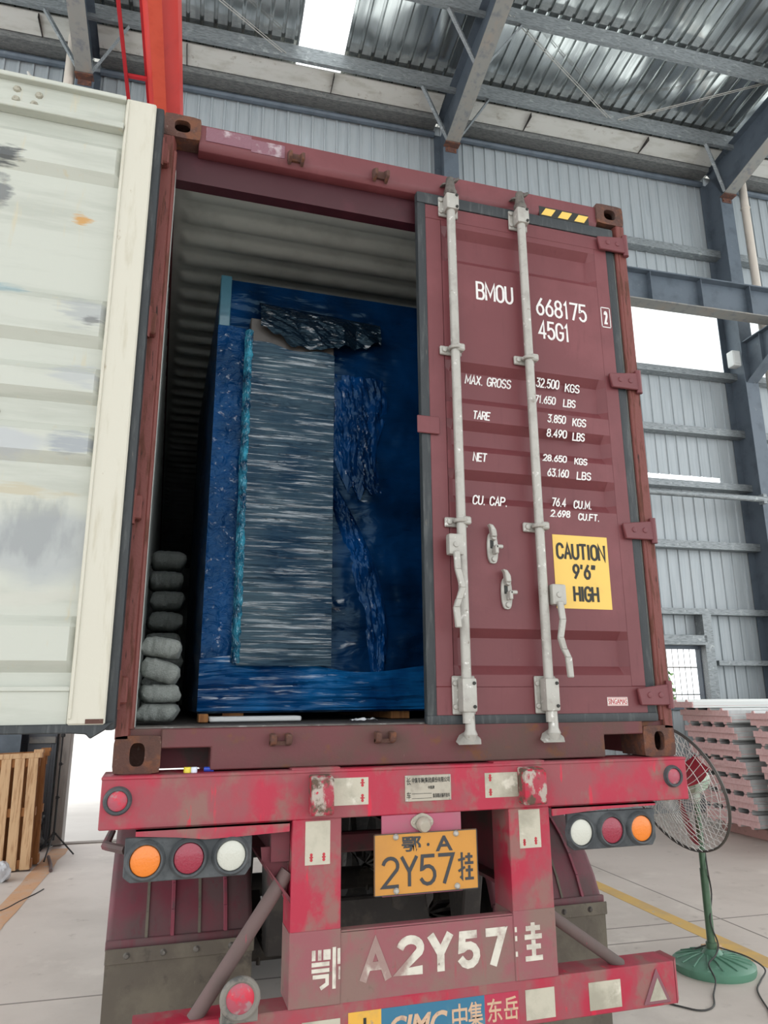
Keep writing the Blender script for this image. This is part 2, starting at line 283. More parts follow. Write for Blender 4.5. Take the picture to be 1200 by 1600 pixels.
def film(name, c1, c2, rough, st, dist=.006, seed=0.0, lo=.38, hi=.66, coat=.8, cl=.55, cs=3.0):
    """glossy stretch film over a dark core, drawn into fine wrinkles"""
    mt = bpy.data.materials.new(name); mt.use_nodes = True; n = mt.node_tree; L = n.links.new; p = n.nodes['Principled BSDF']
    t = n.nodes.new('ShaderNodeTexCoord'); mp = n.nodes.new('ShaderNodeMapping'); mp.inputs['Scale'].default_value = st; mp.inputs['Location'].default_value = (seed, seed, seed); L(t.outputs['Object'], mp.inputs[0])
    q = n.nodes.new('ShaderNodeTexNoise'); q.inputs['Scale'].default_value = 1.0; q.inputs['Detail'].default_value = 3; q.inputs['Roughness'].default_value = .55; q.inputs['Distortion'].default_value = .8; L(mp.outputs[0], q.inputs['Vector'])
    q2 = n.nodes.new('ShaderNodeTexNoise'); q2.inputs['Scale'].default_value = cs; q2.inputs['Detail'].default_value = 5; L(t.outputs['Object'], q2.inputs['Vector'])
    r = n.nodes.new('ShaderNodeValToRGB'); r.color_ramp.elements[0].position = lo; r.color_ramp.elements[0].color = lin(c1); r.color_ramp.elements[1].position = hi; r.color_ramp.elements[1].color = lin(c2)
    L(q2.outputs['Fac'], r.inputs[0]); L(r.outputs[0], p.inputs['Base Color'])
    p.inputs['Roughness'].default_value = rough; p.inputs['Specular IOR Level'].default_value = .2; p.inputs['Specular Tint'].default_value = (.55, .85, 1, 1); p.inputs['Coat Roughness'].default_value = .05; p.inputs['Coat IOR'].default_value = 2.0
    mp2 = n.nodes.new('ShaderNodeMapping'); mp2.inputs['Scale'].default_value = [k * 1.25 for k in st]; mp2.inputs['Location'].default_value = (seed + 3.3,) * 3; L(t.outputs['Object'], mp2.inputs[0])
    q3 = n.nodes.new('ShaderNodeTexNoise'); q3.inputs['Scale'].default_value = 1.0; q3.inputs['Detail'].default_value = 4; q3.inputs['Roughness'].default_value = .6; q3.inputs['Distortion'].default_value = .5; L(mp2.outputs[0], q3.inputs['Vector'])
    mr = n.nodes.new('ShaderNodeMapRange'); mr.inputs[1].default_value = cl; mr.inputs[2].default_value = cl + .10; mr.inputs[4].default_value = coat; L(q3.outputs['Fac'], mr.inputs[0]); L(mr.outputs[0], p.inputs['Coat Weight'])
    b = n.nodes.new('ShaderNodeBump'); b.inputs['Strength'].default_value = 1.0; b.inputs['Distance'].default_value = dist; L(q.outputs['Fac'], b.inputs['Height']); L(b.outputs[0], p.inputs['Normal']); L(b.outputs[0], p.inputs['Coat Normal'])
    return mt
FILM_BLUE = film('blue_stretch_film', '#03284F', '#083F74', .25, (22, 22, 30), .012, cl=.60)
FILM_DEEP = film('dark_blue_stretch_film', '#02162E', '#042C54', .25, (4, 4, 12), .012, cl=.62)
FILM_CLEAR = film('clear_film_over_grey_panel', '#122A40', '#3C4D58', .2, (2.6, 2.6, 52), .010, 2.0, coat=1.0, cl=.53)
FILM_EDGE = film('bunched_pale_blue_film', '#0A3858', '#3F9CB8', .2, (60, 60, 34), .02, cl=.47, cs=14, lo=.35, hi=.7)
# ------------------------------------------------------------------ lettering
def glyphs(s, bold=0.0, shear=0.0):
    cu = bpy.data.curves.new('lettering', 'FONT'); cu.body = s; cu.offset = bold; cu.shear = shear; cu.resolution_u = 3
    o = bpy.data.objects.new('lettering', cu); COL.objects.link(o)
    dg = bpy.context.evaluated_depsgraph_get(); me = bpy.data.meshes.new_from_object(o.evaluated_get(dg))
    bpy.data.objects.remove(o); bpy.data.curves.remove(cu); return me
def lettering(mb, s, x0, x1, z0, z1, y, bold=0.0, shear=0.0, mi=0, z1b=None, z0b=None, th=.0012):
    """flat letters fitted to a box on a plane facing -y; slightly thick like a paint or film layer"""
    me = glyphs(s, bold, shear); t = bmesh.new(); t.from_mesh(me); bpy.data.meshes.remove(me)
    xs = [v.co.x for v in t.verts]; ys = [v.co.y for v in t.verts]
    if not xs: t.free(); return
    ax, bx, ay, by = min(xs), max(xs), min(ys), max(ys)
    for v in t.verts:
        fx = (v.co.x - ax) / max(bx - ax, 1e-6); fz = (v.co.y - ay) / max(by - ay, 1e-6)
        v.co = Vector((x0 + (x1 - x0) * fx, y, z0 + (z1 - z0) * fz))
    r = bmesh.ops.extrude_face_region(t, geom=list(t.faces))
    for v in [g for g in r['geom'] if isinstance(g, bmesh.types.BMVert)]: v.co.y -= th
    bmesh.ops.recalc_face_normals(t, faces=t.faces)
    mb.add(t, None, mi)
def slab(mb, x0, x1, z0, z1, y, th=.002, mi=0, bev=0): return mb.box((x0, y - th, z0), (x1, y, z1), bev, mi)
# ================================================================== BRUSH AND STENCIL LETTERS drawn with strokes
def arc(cx, cy, rx, ry, a0, a1, n=10): return [(cx + rx * math.cos(math.radians(a0 + (a1 - a0) * i / n)), cy + ry * math.sin(math.radians(a0 + (a1 - a0) * i / n))) for i in range(n + 1)]
GL = {
 'A': [[(0, 0), (.5, 1), (1, 0)], [(.2, .36), (.8, .36)]], 'B': [[(0, 0), (0, 1), (.6, 1)] + arc(.6, .76, .36, .24, 90, -90) + [(0, .52)], [(.6, .52)] + arc(.62, .26, .38, .26, 90, -90) + [(0, 0)]],
 'C': [arc(.5, .7, .5, .3, 10, 180) + arc(.5, .3, .5, .3, 180, 350)], 'E': [[(1, 0), (0, 0), (0, 1), (1, 1)], [(0, .52), (.85, .52)]], 'F': [[(0, 0), (0, 1), (1, 1)], [(0, .52), (.85, .52)]],
 'G': [arc(.5, .7, .5, .3, 10, 180) + arc(.5, .3, .5, .3, 180, 360) + [(1, .46), (.55, .46)]], 'H': [[(0, 0), (0, 1)], [(1, 0), (1, 1)], [(0, .5), (1, .5)]], 'I': [[(.5, 0), (.5, 1)]],
 'K': [[(0, 0), (0, 1)], [(1, 1), (0, .4)], [(.32, .6), (1, 0)]], 'L': [[(0, 1), (0, 0), (1, 0)]], 'M': [[(0, 0), (0, 1), (.5, .25), (1, 1), (1, 0)]], 'N': [[(0, 0), (0, 1), (1, 0), (1, 1)]],
 'O': [arc(.5, .7, .5, .3, 0, 180) + arc(.5, .3, .5, .3, 180, 360) + [(1, .7)]], 'P': [[(0, 0), (0, 1), (.55, 1)] + arc(.55, .74, .45, .26, 90, -90) + [(0, .48)]],
 'R': [[(0, 0), (0, 1), (.55, 1)] + arc(.55, .74, .45, .26, 90, -90) + [(0, .48)], [(.5, .48), (1, 0)]], 'S': [arc(.5, .75, .48, .25, 20, 270)[:-1] + [(.5, .5)] + arc(.5, .25, .5, .25, 90, -160)],
 'T': [[(0, 1), (1, 1)], [(.5, 1), (.5, 0)]], 'U': [[(0, 1)] + arc(.5, .3, .5, .3, 180, 360) + [(1, 1)]], 'X': [[(0, 0), (1, 1)], [(0, 1), (1, 0)]], 'Y': [[(0, 1), (.5, .48), (1, 1)], [(.5, .48), (.5, 0)]],
 '0': [arc(.5, .7, .5, .3, 0, 180) + arc(.5, .3, .5, .3, 180, 360) + [(1, .7)]], '1': [[(.15, .82), (.55, 1), (.55, 0)]], '2': [arc(.5, .72, .5, .28, 165, -30) + [(0, 0), (1, 0)]],
 '3': [[(.05, 1), (.95, 1), (.45, .62)] + arc(.48, .31, .5, .31, 90, -155)], '4': [[(.72, 0), (.72, 1), (0, .28), (1, .28)]], '5': [[(.92, 1), (.12, 1), (.06, .54)] + arc(.48, .32, .5, .32, 135, -155)],
 '6': [[(.75, 1), (.12, .5)] + arc(.5, .31, .48, .31, 150, -210)], '7': [[(0, 1), (1, 1), (.35, 0)]], '8': [arc(.5, .76, .42, .24, -90, 270), arc(.5, .27, .5, .27, 90, 450)], '9': [[(.25, 0), (.88, .5)] + arc(.5, .69, .48, .31, -30, 330)],
 '.': [[(.4, 0), (.6, .0)]], "'": [[(.6, 1), (.4, .75)]], '"': [[(.35, 1), (.2, .75)], [(.85, 1), (.7, .75)]], ' ': [],
 'gua_hand': [[(.0, .74), (1, .78)], [(.55, 1), (.55, .05), (.3, .12)], [(.0, .34), (1, .46)]], 'gua_earth': [[(.1, .88), (.9, .88)], [(.5, 1.0), (.5, .62)], [(0, .64), (1, .64)], [(.1, .36), (.9, .36)], [(.5, .52), (.5, .04)], [(0, .04), (1, .04)]],
}
STAG = 0
WID = {'.': .35, "'": .4, '"': .7, '1': .62, 'I': .3, ' ': .6, 'M': 1.25}
def strokes(mb, s, x0, x1, z0, z1, y, wd, shear=0.0, th=.0012, gap=.34, yfun=None):
    cells = [WID.get(c, 1.0) for c in s]; tot = sum(cells) + gap * (len(s) - 1); k = (x1 - x0) / tot; x = x0
    for c, wc in zip(s, cells):
        for ln in GL[c]: stroke(mb, [(x + p[0] * wc * k, z0 + (z1 - z0) * p[1]) for p in ln], y, wd, shear, z0, th)
        x += (wc + gap) * k
def stroke(mb, pts, y, wd, shear, z0, th):
    P = [Vector((p[0] + shear * (p[1] - z0), p[1])) for p in pts]; P = [p for i, p in enumerate(P) if i == 0 or (p - P[i - 1]).length > 1e-5]
    L, R = [], []
    for i, p in enumerate(P):
        d0 = (p - P[i - 1]).normalized() if i else None; d1 = (P[i + 1] - p).normalized() if i < len(P) - 1 else None
        d = ((d0 or d1) + (d1 or d0)); d = d.normalized() if d.length > 1e-4 else (d1 or d0)
        n = Vector((-d.y, d.x)); c = max(.45, n.dot(Vector((-(d1 or d0).y, (d1 or d0).x)))); e = Vector((0, 0)) if 0 < i < len(P) - 1 else (d * wd * .25 * (1 if i else -1))
        L.append(p + e + n * wd / 2 / c); R.append(p + e - n * wd / 2 / c)
    global STAG
    for i in range(len(P) - 1):
        STAG = (STAG + 1) % 23
        mb.prism([(q.x, y - STAG * 6e-6, q.y) for q in (L[i], R[i], R[i + 1], L[i + 1])], (0, -th - STAG * 1.2e-5, 0))
# ================================================================== THE BUILDING
VW = 10.72                                    # inner face of the end wall
U0, U1 = -9.0, 15.5
def roofz(v): return 12.17 + .1 * (10.7 - v) if v > -2 else 12.17 + 1.27 - .1 * (-2 - v)
# floor
f = MB(); f.box((U0, -15.5, -.2), (U1, VW + .05, 0)); struct('floor', f, CONC, B, label='grey concrete workshop floor', cat='floor')
f = MB(); f.box((-60, VW + .05, -.25), (70, 90, -.03)); struct('ground_outside', f, CONC_OUT, B, label='pale sunlit yard outside the doorway', cat='ground')
f = MB()
for a, b in (((U0, 5.38), (3.9, 5.395)), ((3.2, 5.72), (U1, 5.735)), ((U0, 1.2), (U1, 1.212)), ((U0, -3.2), (U1, -3.188))): f.box((a[0], a[1], 0), (b[0], b[1], .0012))
for u in (4.28, -4.4): f.box((u, -15, 0), (u + .014, 10.6, .0011))
struct('floor_joint', f, JOINT, B)
f = MB(); f.box((3.83, -6, 0), (3.98, 10.3, .002)); struct('floor_marking', f, YLINE, B, label='yellow aisle line painted on the floor behind the fan', cat='floor line')
def wob(i): return .03 * noise.noise(Vector((i * .7, 3, 1)))
f = MB(); L = [(-1.55 + wob(i), -4 + i * .36) for i in range(41)]; R_ = [(-1.36 + wob(i + 70), -4 + i * .36) for i in range(41)]
for i in range(40): f.poly([(L[i][0], L[i][1], .002), (R_[i][0], R_[i][1], .002), (R_[i + 1][0], R_[i + 1][1], .002), (L[i + 1][0], L[i + 1][1], .002)])
struct('floor_marking', f, SAND, B, label='worn orange floor line leading to the tripod by the doorway', cat='floor line')
# end wall of ribbed sheet, with the doorway, the daylight strip, a slit and a window cut out
holes = [(-1.475, 3.3, 0, 5.0), (U0, U1, 7.62, 9.05), (6.75, 8.21, 1.59, 2.57), (7.2, 9.0, 5.47, 5.56)]
us = sorted({U0, U1} | {h[i] for h in holes for i in (0, 1)}); zs = sorted({0, 11.98} | {h[i] for h in holes for i in (2, 3)})
f = MB(); PT = .2155
def ribs(u0, u1):
    o = [u0]; k = math.ceil((u0 - .03) / PT)
    while k * PT < u1 + .03:
        for du, d in ((-.022, 0), (-.012, 1), (.012, 1), (.022, 0)):
            u = k * PT + du
            if u0 < u < u1: o.append((u, d))
        k += 1
    return [(x, 0) if not isinstance(x, tuple) else x for x in o] + [(u1, 0)]
for a, b in zip(us, us[1:]):
    for c, d in zip(zs, zs[1:]):
        if any(h[0] - 1e-6 <= a and b <= h[1] + 1e-6 and h[2] - 1e-6 <= c and d <= h[3] + 1e-6 for h in holes): continue
        pr = ribs(a, b)
        for p, q in zip(pr, pr[1:]): f.poly([(p[0], VW - .022 * p[1], c), (q[0], VW - .022 * q[1], c), (q[0], VW - .022 * q[1], d), (p[0], VW - .022 * p[1], d)])
bmesh.ops.remove_doubles(f.bm, verts=f.bm.verts, dist=1e-5)
struct('wall_back', f, WALLM, B, 20, 'blue-grey ribbed steel end wall', 'wall')
# roof of ribbed foil-faced sheet, a daylight panel in it
f = MB(); g = MB(); SKU = (1.13, 1.9); PR = .215
def roofprof(u0, u1):
    o = [(u0, 0)]; k = math.ceil((u0 - .04) / PR)
    while k * PR < u1 + .04:
        for du, d in ((-.032, 0), (-.018, 1), (.018, 1), (.032, 0)):
            u = k * PR + du
            if u0 < u < u1: o.append((u, d))
        k += 1
    return o + [(u1, 0)]
for u0, u1, mb in ((U0, SKU[0], f), (SKU[0], SKU[1], g), (SKU[1], U1, f)):
    pr = roofprof(u0, u1)
    for va, vb in ((11.0, 4.5), (4.5, -2), (-2, -15.5)):
        for p, q in zip(pr, pr[1:]):
            mb.poly([(p[0], va, roofz(va) + .045 * p[1]), (p[0], vb, roofz(vb) + .045 * p[1]), (q[0], vb, roofz(vb) + .045 * q[1]), (q[0], va, roofz(va) + .045 * q[1])])
for mb in (f, g): bmesh.ops.remove_doubles(mb.bm, verts=mb.bm.verts, dist=1e-5)
struct('ceiling', f, ROOFM, B, 20, 'shiny foil-faced ribbed roof sheets', 'ceiling')
struct('window_2', g, DAYLIGHT, B, 20, 'white translucent daylight panel in the roof', 'skylight')
f = MB(); f.box((U0, VW + .0, 7.6), (U1, VW + .012, 9.07)); struct('window_3', f, DAYLIGHT, B, label='white daylight strip in the end wall under the crane beam', cat='window')
# eave gutter and trim
f = MB()
for a, b in ((U0, -2.28), (-2.0, 3.72), (4.0, 9.36), (9.64, U1)):
    f.prism([(a, 9.98, 11.97), (a, 10.34, 11.9), (a, 10.36, 12.1), (a, 9.98, 11.99)], (b - a, 0, 0), 0)
    k = a + 1.35
    while k < b - .2: f.box((k, 9.985, 11.885), (k + .012, 10.345, 11.97), 0, 2); k += 2.4
    f.prism([(a, 10.36, 11.93), (a, 10.40, 11.83), (a, 10.66, 11.83), (a, 10.68, 11.95), (a, 10.5, 12.05)], (b - a, 0, 0), 1)
    f.tube([(a, 10.64, 11.72), (b, 10.64, 11.72)], .055, 8, 3)
struct('trim_1', f, [GUTTER, GUTCONC, DARK, STEELP], B, label='pale sheet gutter and grey trim along the eave', cat='gutter')
# steel frames
def plates(mb, boxes):
    for a, b in boxes: mb.box(a, b)
for name_u, u, lab in (('l', -2.13, 'dark grey steel column left of the doorway behind the white door'), ('c', 3.87, 'dark grey steel column topping out behind the middle of the container header'), ('r', 9.5, 'dark grey steel column right of the container beside the daylight strip')):
    c = thing('steel_column', lab, 'column', (u, 10.45, 0), B, 'steel columns of the end wall')
    m = MB(); m.box((u - .135, 10.19, 0), (u + .135, 10.206, 11.1)); part('flange', m, STEELP, c)
    m = MB(); m.box((u - .135, 10.684, 0), (u + .135, 10.698, 11.75)); part('flange', m, STEELP, c)
    m = MB(); m.box((u - .006, 10.206, 0), (u + .006, 10.684, 11.75)); part('web', m, STEELP, c)
    m = MB(); m.box((u - .135, 10.06, 11.09), (u + .135, 10.21, 11.115), .003); m.box((u - .1, 10.176, 10.99), (u + .1, 10.19, 11.09), .003)
    for dx in (-.07, .07): m.tube([(u + dx, 10.165, 11.03), (u + dx, 10.19, 11.03)], .02, 6)
    part('end_plate', m, RUST, c, 'rusty bolted plate')
    COLUMN_R = c
for u, lab in ((-2.13, 'grey rafter coming forward over the open white door'), (3.87, 'grey rafter rising from the column behind the container header'), (9.5, 'grey rafter at the right edge above the cream downpipe')):
    r = thing('roof_rafter', lab, 'rafter', (u, 4, 11.1), B, 'roof rafters')
    lo = [(10.2, 11.11), (7.6, 11.66), (4.0, 12.1), (-2, 12.75)]; hi = [(10.6, 11.93), (-2, 13.15)]
    m = MB(); m.prism([(u - .006, v, z) for v, z in lo] + [(u - .006, v, z) for v, z in hi[::-1]], (.012, 0, 0)); part('web', m, STEELP, r)
    m = MB()
    for (v0, z0), (v1, z1) in zip(lo, lo[1:]): m.prism([(u - .125, v0, z0), (u - .125, v1, z1), (u - .125, v1, z1 - .016), (u - .125, v0, z0 - .016)], (.25, 0, 0))
    part('bottom_flange', m, STEELW, r)
    m = MB(); m.prism([(u - .125, hi[0][0], hi[0][1]), (u - .125, hi[1][0], hi[1][1]), (u - .125, hi[1][0], hi[1][1] + .014), (u - .125, hi[0][0], hi[0][1] + .014)], (.25, 0, 0)); part('top_flange', m, STEELP, r)
for v, z, lab in ((9.85, 11.93, 'lower galvanised purlin under the roof sheets along the eave'), (8.47, 12.07, 'upper galvanised purlin crossing the shiny roof sheets at top right')):
    m = MB(); m.prism([(U0, v - .035, z), (U0, v + .035, z), (U0, v + .035, z + .02), (U0, v - .02, z + .012), (U0, v - .02, z + .26), (U0, v + .035, z + .26), (U0, v + .035, z + .272), (U0, v - .035, z + .272)], (U1 - U0, 0, 0))
    solo('roof_purlin', m, GIRT, lab, 'purlin', B, 'roof purlins')
def angle_bar(p, q, s=.028):
    m = MB(); p = Vector(p); q = Vector(q); d = (q - p); n = Vector((0, 0, 1)); x = d.cross(n).normalized() * s; y = x.cross(d).normalized() * s
    m.prism([p - x, p + x, p + x * .9 + y * .12, p - x * .86 + y * .12, p - x * .86 + y * 1.6, p - x + y * 1.6], d); return m
for u, v0, z0, v1, zp, labs in ((-2.13, 10.1, 11.15, 9.85, 11.93, ('brace running up left from the rafter over the white door', 'brace running up right from the rafter over the white door')),
                              (3.87, 10.1, 11.15, 9.85, 11.93, ('brace left of the middle rafter at the lower purlin', 'brace right of the middle rafter at the lower purlin')),
                              (9.5, 10.1, 11.15, 9.85, 11.93, ('brace left of the rafter at the right edge', None)),
                              (3.87, 8.75, 11.42, 8.47, 12.07, ('brace left of the middle rafter at the upper purlin', 'brace right of the middle rafter at the upper purlin'))):
    for s, lab in zip((-1, 1), labs):
        if lab: solo('fly_brace', angle_bar((u + s * .1, v0, z0 + .02), (u + s * .62, v1, zp)), GIRT, 'pale steel ' + lab, 'brace', B, 'fly braces of the rafters')
for p, q, lab in (((-.42, 9.0, 12.05), (.86, 9.82, 12.0), 'thin steel tie rod below the roof left of the skylight'), ((4.25, 8.42, 12.16), (6.78, 9.8, 12.02), 'thin steel tie rod sloping down right from the middle rafter'), ((7.0, 9.8, 12.02), (9.2, 8.5, 12.15), 'thin steel tie rod sloping up to the right rafter')):
    m = MB(); m.tube([p, q], .008, 6); m.tube([(p[0] + .07, p[1], p[2]), (q[0] + .07, q[1], q[2])], .006, 6); solo('tie_rod', m, GALV, lab, 'tie rod', B, 'roof tie rods')
# wall rails
for z, h, ua, lab in ((10.08, .15, U0, 'galvanised wall rail at the top, above the crane beam'), (7.5, .12, 3.5, 'galvanised wall rail directly under the daylight strip'), (6.37, .13, 3.5, 'galvanised wall rail second below the daylight strip'),
                      (5.35, .12, 3.5, 'galvanised wall rail under the bright slit'), (4.27, .13, 3.5, 'galvanised wall rail between the round pipe and the window rail'), (3.13, .1, 3.5, 'galvanised wall rail just above the barred window')):
    m = MB(); m.prism([(ua, 10.52, z - h / 2), (ua, 10.695, z - h / 2), (ua, 10.695, z - h / 2 + .015), (ua, 10.54, z - h / 2 + .015), (ua, 10.54, z + h / 2 - .015), (ua, 10.695, z + h / 2 - .015), (ua, 10.695, z + h / 2), (ua, 10.52, z + h / 2)], (U1 - ua, 0, 0))
    solo('wall_rail', m, GIRT, lab, 'wall rail', B, 'wall rails of the end wall')
m = MB(); m.prism([(8.38, 10.52, 2.25), (8.38, 10.695, 2.25), (8.38, 10.695, 2.33), (8.38, 10.52, 2.33)], (U1 - 8.38, 0, 0)); solo('wall_rail', m, GIRT, 'short galvanised wall rail right of the barred window', 'wall rail', B, 'wall rails of the end wall')
m = MB(); m.tube([(3.6, 10.12, 5.03), (9.4, 10.12, 5.03)], .052, 12); m.box((9.3, 10.08, 4.95), (9.37, 10.2, 5.12), .004); solo('tie_pipe', m, GIRT, 'round grey pipe crossing the wall below the bright slit', 'pipe', B)
m = MB(); m.box((6.7, 10.5, 2.62), (8.19, 10.7, 2.74), .004); m.box((6.7, 10.49, 2.58), (8.2, 10.72, 2.62)); struct('trim_2', m, GIRT, B)
m = MB(); m.prism([(8.14, 10.5, 0), (8.31, 10.5, 0), (8.31, 10.7, 0), (8.28, 10.7, 0), (8.28, 10.515, 0), (8.155, 10.515, 0), (8.155, 10.7, 0), (8.14, 10.7, 0)], (0, 0, 3.08)); solo('window_post', m, GIRT, 'galvanised post at the right side of the barred window', 'post', B)
m = MB(); m.box((9.98 - .02, 10.18, .1), (9.98 + .02, 10.2, .2)); m.tube([(9.98, 10.26, 0), (9.98, 10.26, 11.9)], .075, 16); m.torus((9.98, 10.26, 11.0), (0, 0, 1), .078, .012); m.torus((9.98, 10.26, 8), (0, 0, 1), .078, .012)
solo('downpipe', m, PVC, 'cream plastic downpipe at the right edge beside the column', 'pipe', B, 'downpipes')
m = MB(); m.tube([(-2.37, 10.26, 0), (-2.37, 10.26, 11.95)], .08, 16); m.torus((-2.37, 10.26, 10.72), (0, 0, 1), .083, .012); solo('downpipe', m, PVC, 'cream plastic downpipe above the open white door', 'pipe', B, 'downpipes')
# barred window
wn = thing('window_1', 'barred window in the end wall above the panel stacks', 'window', (7.5, VW, 1.59), B); wn['kind'] = 'structure'
m = MB()
for a, b in (((6.75, 10.66, 1.55), (6.81, 10.76, 2.6)), ((8.12, 10.64, 1.55), (8.21, 10.76, 2.6)), ((6.75, 10.66, 1.55), (8.2, 10.76, 1.61)), ((6.75, 10.66, 2.52), (8.2, 10.76, 2.6))): m.box(a, b, .004)
part('window_frame', m, STEELP, wn)
m = MB()
for i in range(12): m.tube([(6.85 + i * .112, 10.86, 1.55), (6.85 + i * .112, 10.86, 2.6)], .006, 6)
for z in (1.78, 2.22): m.box((6.7, 10.85, z), (8.25, 10.87, z + .02))
part('window_bar', m, STEELW, wn)
# doorway
d = thing('door_1', 'open doorway in the end wall that the trailer is backed through', 'doorway', (.9, VW, 0), B); d['kind'] = 'structure'
m = MB(); m.box((-1.62, 10.56, 0), (-1.475, 10.8, 5.1), .006); part('jamb', m, JAMB, d)
m = MB(); m.box((3.3, 10.56, 0), (3.45, 10.8, 5.1), .006); part('jamb', m, JAMB, d)
m = MB(); m.box((-1.62, 10.56, 5.0), (3.45, 10.8, 5.15), .006); part('lintel', m, JAMB, d)
m = MB(); m.box((-1.475, 10.66, 0), (3.3, 10.8, .012)); part('threshold', m, JOINT, d)
s = thing('door_2', 'dark grey steel door leaf standing left of the doorway', 'door', (-1.8, 10.5, 0), B); s['kind'] = 'structure'
m = MB(); m.box((-1.97, 10.48, .01), (-1.64, 10.53, 3.2), .004)
for k in range(3): m.box((-1.70 + k * .03, 10.47, .02), (-1.69 + k * .03, 10.485, 3.1))
part('leaf', m, DOORLEAF, s)
m = MB(); m.box((-1.95, 10.44, 1.24), (-1.64, 10.49, 1.32), .004); part('rail', m, STEELW, s)
# crane runway on a bracket, the red bridge girder
r = thing('crane_runway', 'dark grey crane runway beam with pale bottom flange along the end wall', 'crane beam', (3, 9.42, 8.04), B)
m = MB(); m.box((U0, 9.3, 8.04), (U1, 9.56, 8.06)); part('bottom_flange', m, STEELW, r, 'underside flange with its pale lit tone painted in')
m = MB(); m.box((U0, 9.3, 8.59), (U1, 9.56, 8.612)); part('top_flange', m, STEELP, r)
m = MB(); m.box((U0, 9.424, 8.06), (U1, 9.436, 8.59)); part('web', m, STEELP, r)
u = -8.55
while u < U1 - .3:
    if 5.5 < u < 10.5:
        m = MB(); m.box((u - .006, 9.315, 8.06), (u + .006, 9.424, 8.59)); part('stiffener', m, STEELP, r)
    u += .97
m = MB(); m.box((U0, 9.4, 8.612), (U1, 9.46, 8.65)); part('rail', m, DARK, r)
m = MB(); m.prism([(9.494, 10.187, 7.25), (9.494, 9.25, 7.72), (9.494, 9.25, 8.02), (9.494, 10.187, 8.02)], (.012, 0, 0)); bk = part('crane_bracket', m, STEELP, COLUMN_R, 'tapered bracket carrying the crane beam')
m = MB(); m.prism([(9.39, 10.19, 7.25), (9.39, 9.25, 7.72), (9.39, 9.25, 7.705), (9.39, 10.19, 7.235)], (.22, 0, 0)); m.box((9.39, 9.25, 8.02), (9.61, 10.19, 8.04)); part('bracket_flange', m, STEELP, bk)
m = MB(); m.box((9.42, 9.8, 7.46), (9.58, 9.81, 8.02)); part('stiffener', m, STEELP, bk)
m = MB(); m.box((9.17, 10.2, 7.56), (9.34, 10.36, 7.86), .02, 0, None, 2); m.box((9.19, 10.19, 7.6), (9.32, 10.2, 7.82), .005); solo('junction_box', m, SKIN_W, 'small white box on the left edge of the right column', 'electrical box', B)
c = thing('overhead_crane', 'bright red overhead crane girder running towards the camera at top left', 'crane', (-.78, 9.4, 8.65), B)
m = MB(); m.prism([(-.98, -14, 10.0), (-.58, -14, 10.0), (-.58, -14, 9.42), (-.735, -14, 9.22), (-.885, -14, 9.22), (-.98, -14, 9.42)], (0, 23.3, 0), bev=.004); part('girder', m, CRANE, c)
m = MB(); m.prism([(-.885, -14, 9.21), (-.735, -14, 9.21), (-.735, -14, 9.195), (-.885, -14, 9.195)], (0, 23.25, 0)); part('hoist_flange', m, mat('floor_lit_crane_red', '#DD5A42', .5, 0, [('#D04E38', 3, .45, .7)]), c, 'orange-red strip under the girder with floor light painted in')  # same red as the girder, lightened to paint in light from the floor
m = MB(); m.box((-1.0, -14, 9.40), (-.9, 9.3, 9.43)); part('lip', m, CRANEB, c)
m = MB(); m.box((-1.235, -14, 9.28), (-1.195, 9.35, 9.33)); part('festoon_rail', m, CRANEB, c)
m = MB()
for v in (8.05,): m.box((-1.2, v - .02, 9.3), (-.97, v + .02, 9.34))
part('rail_arm', m, CRANEB, c)
m = MB(); m.box((-2.2, 9.3, 8.78), (.5, 9.56, 9.2), .02)
for uu in (-1.9, .2): m.lathe([(.0, -.04), (.12, -.04), (.12, .04), (0, .04)], (uu, 9.43, 8.77), (0, 1, 0), 20)
part('end_truck', m, CRANEB, c)
# a tree in the yard, seen through the barred window
t = thing('yard_tree', 'pale green tree in the yard seen through the barred window', 'tree', (15.5, 24, 0), B)
m = MB(); m.tube([(15.5, 24, -.03), (15.55, 24, .8), (15.5, 24.1, 1.8)], [.1, .08, .05], 8); part('trunk', m, BARK, t)
m = MB(); rr = random.Random(3)
for k in range(500):
    a = rr.random() * 6.28; q = rr.random() ** .5; p = Vector((15.5 + 1.3 * q * math.cos(a), 24 + 1.2 * q * math.sin(a), 2.0 + rr.uniform(-.9, 1.1) * (1.1 - q * .6)))
    n = Vector((rr.uniform(-1, 1), rr.uniform(-1, 1), rr.uniform(-1, 1))).normalized(); x = n.orthogonal().normalized() * .12; y = n.cross(x) * .7
    m.poly([p - x, p - y, p + x, p + y])
part('foliage', m, LEAF, t)
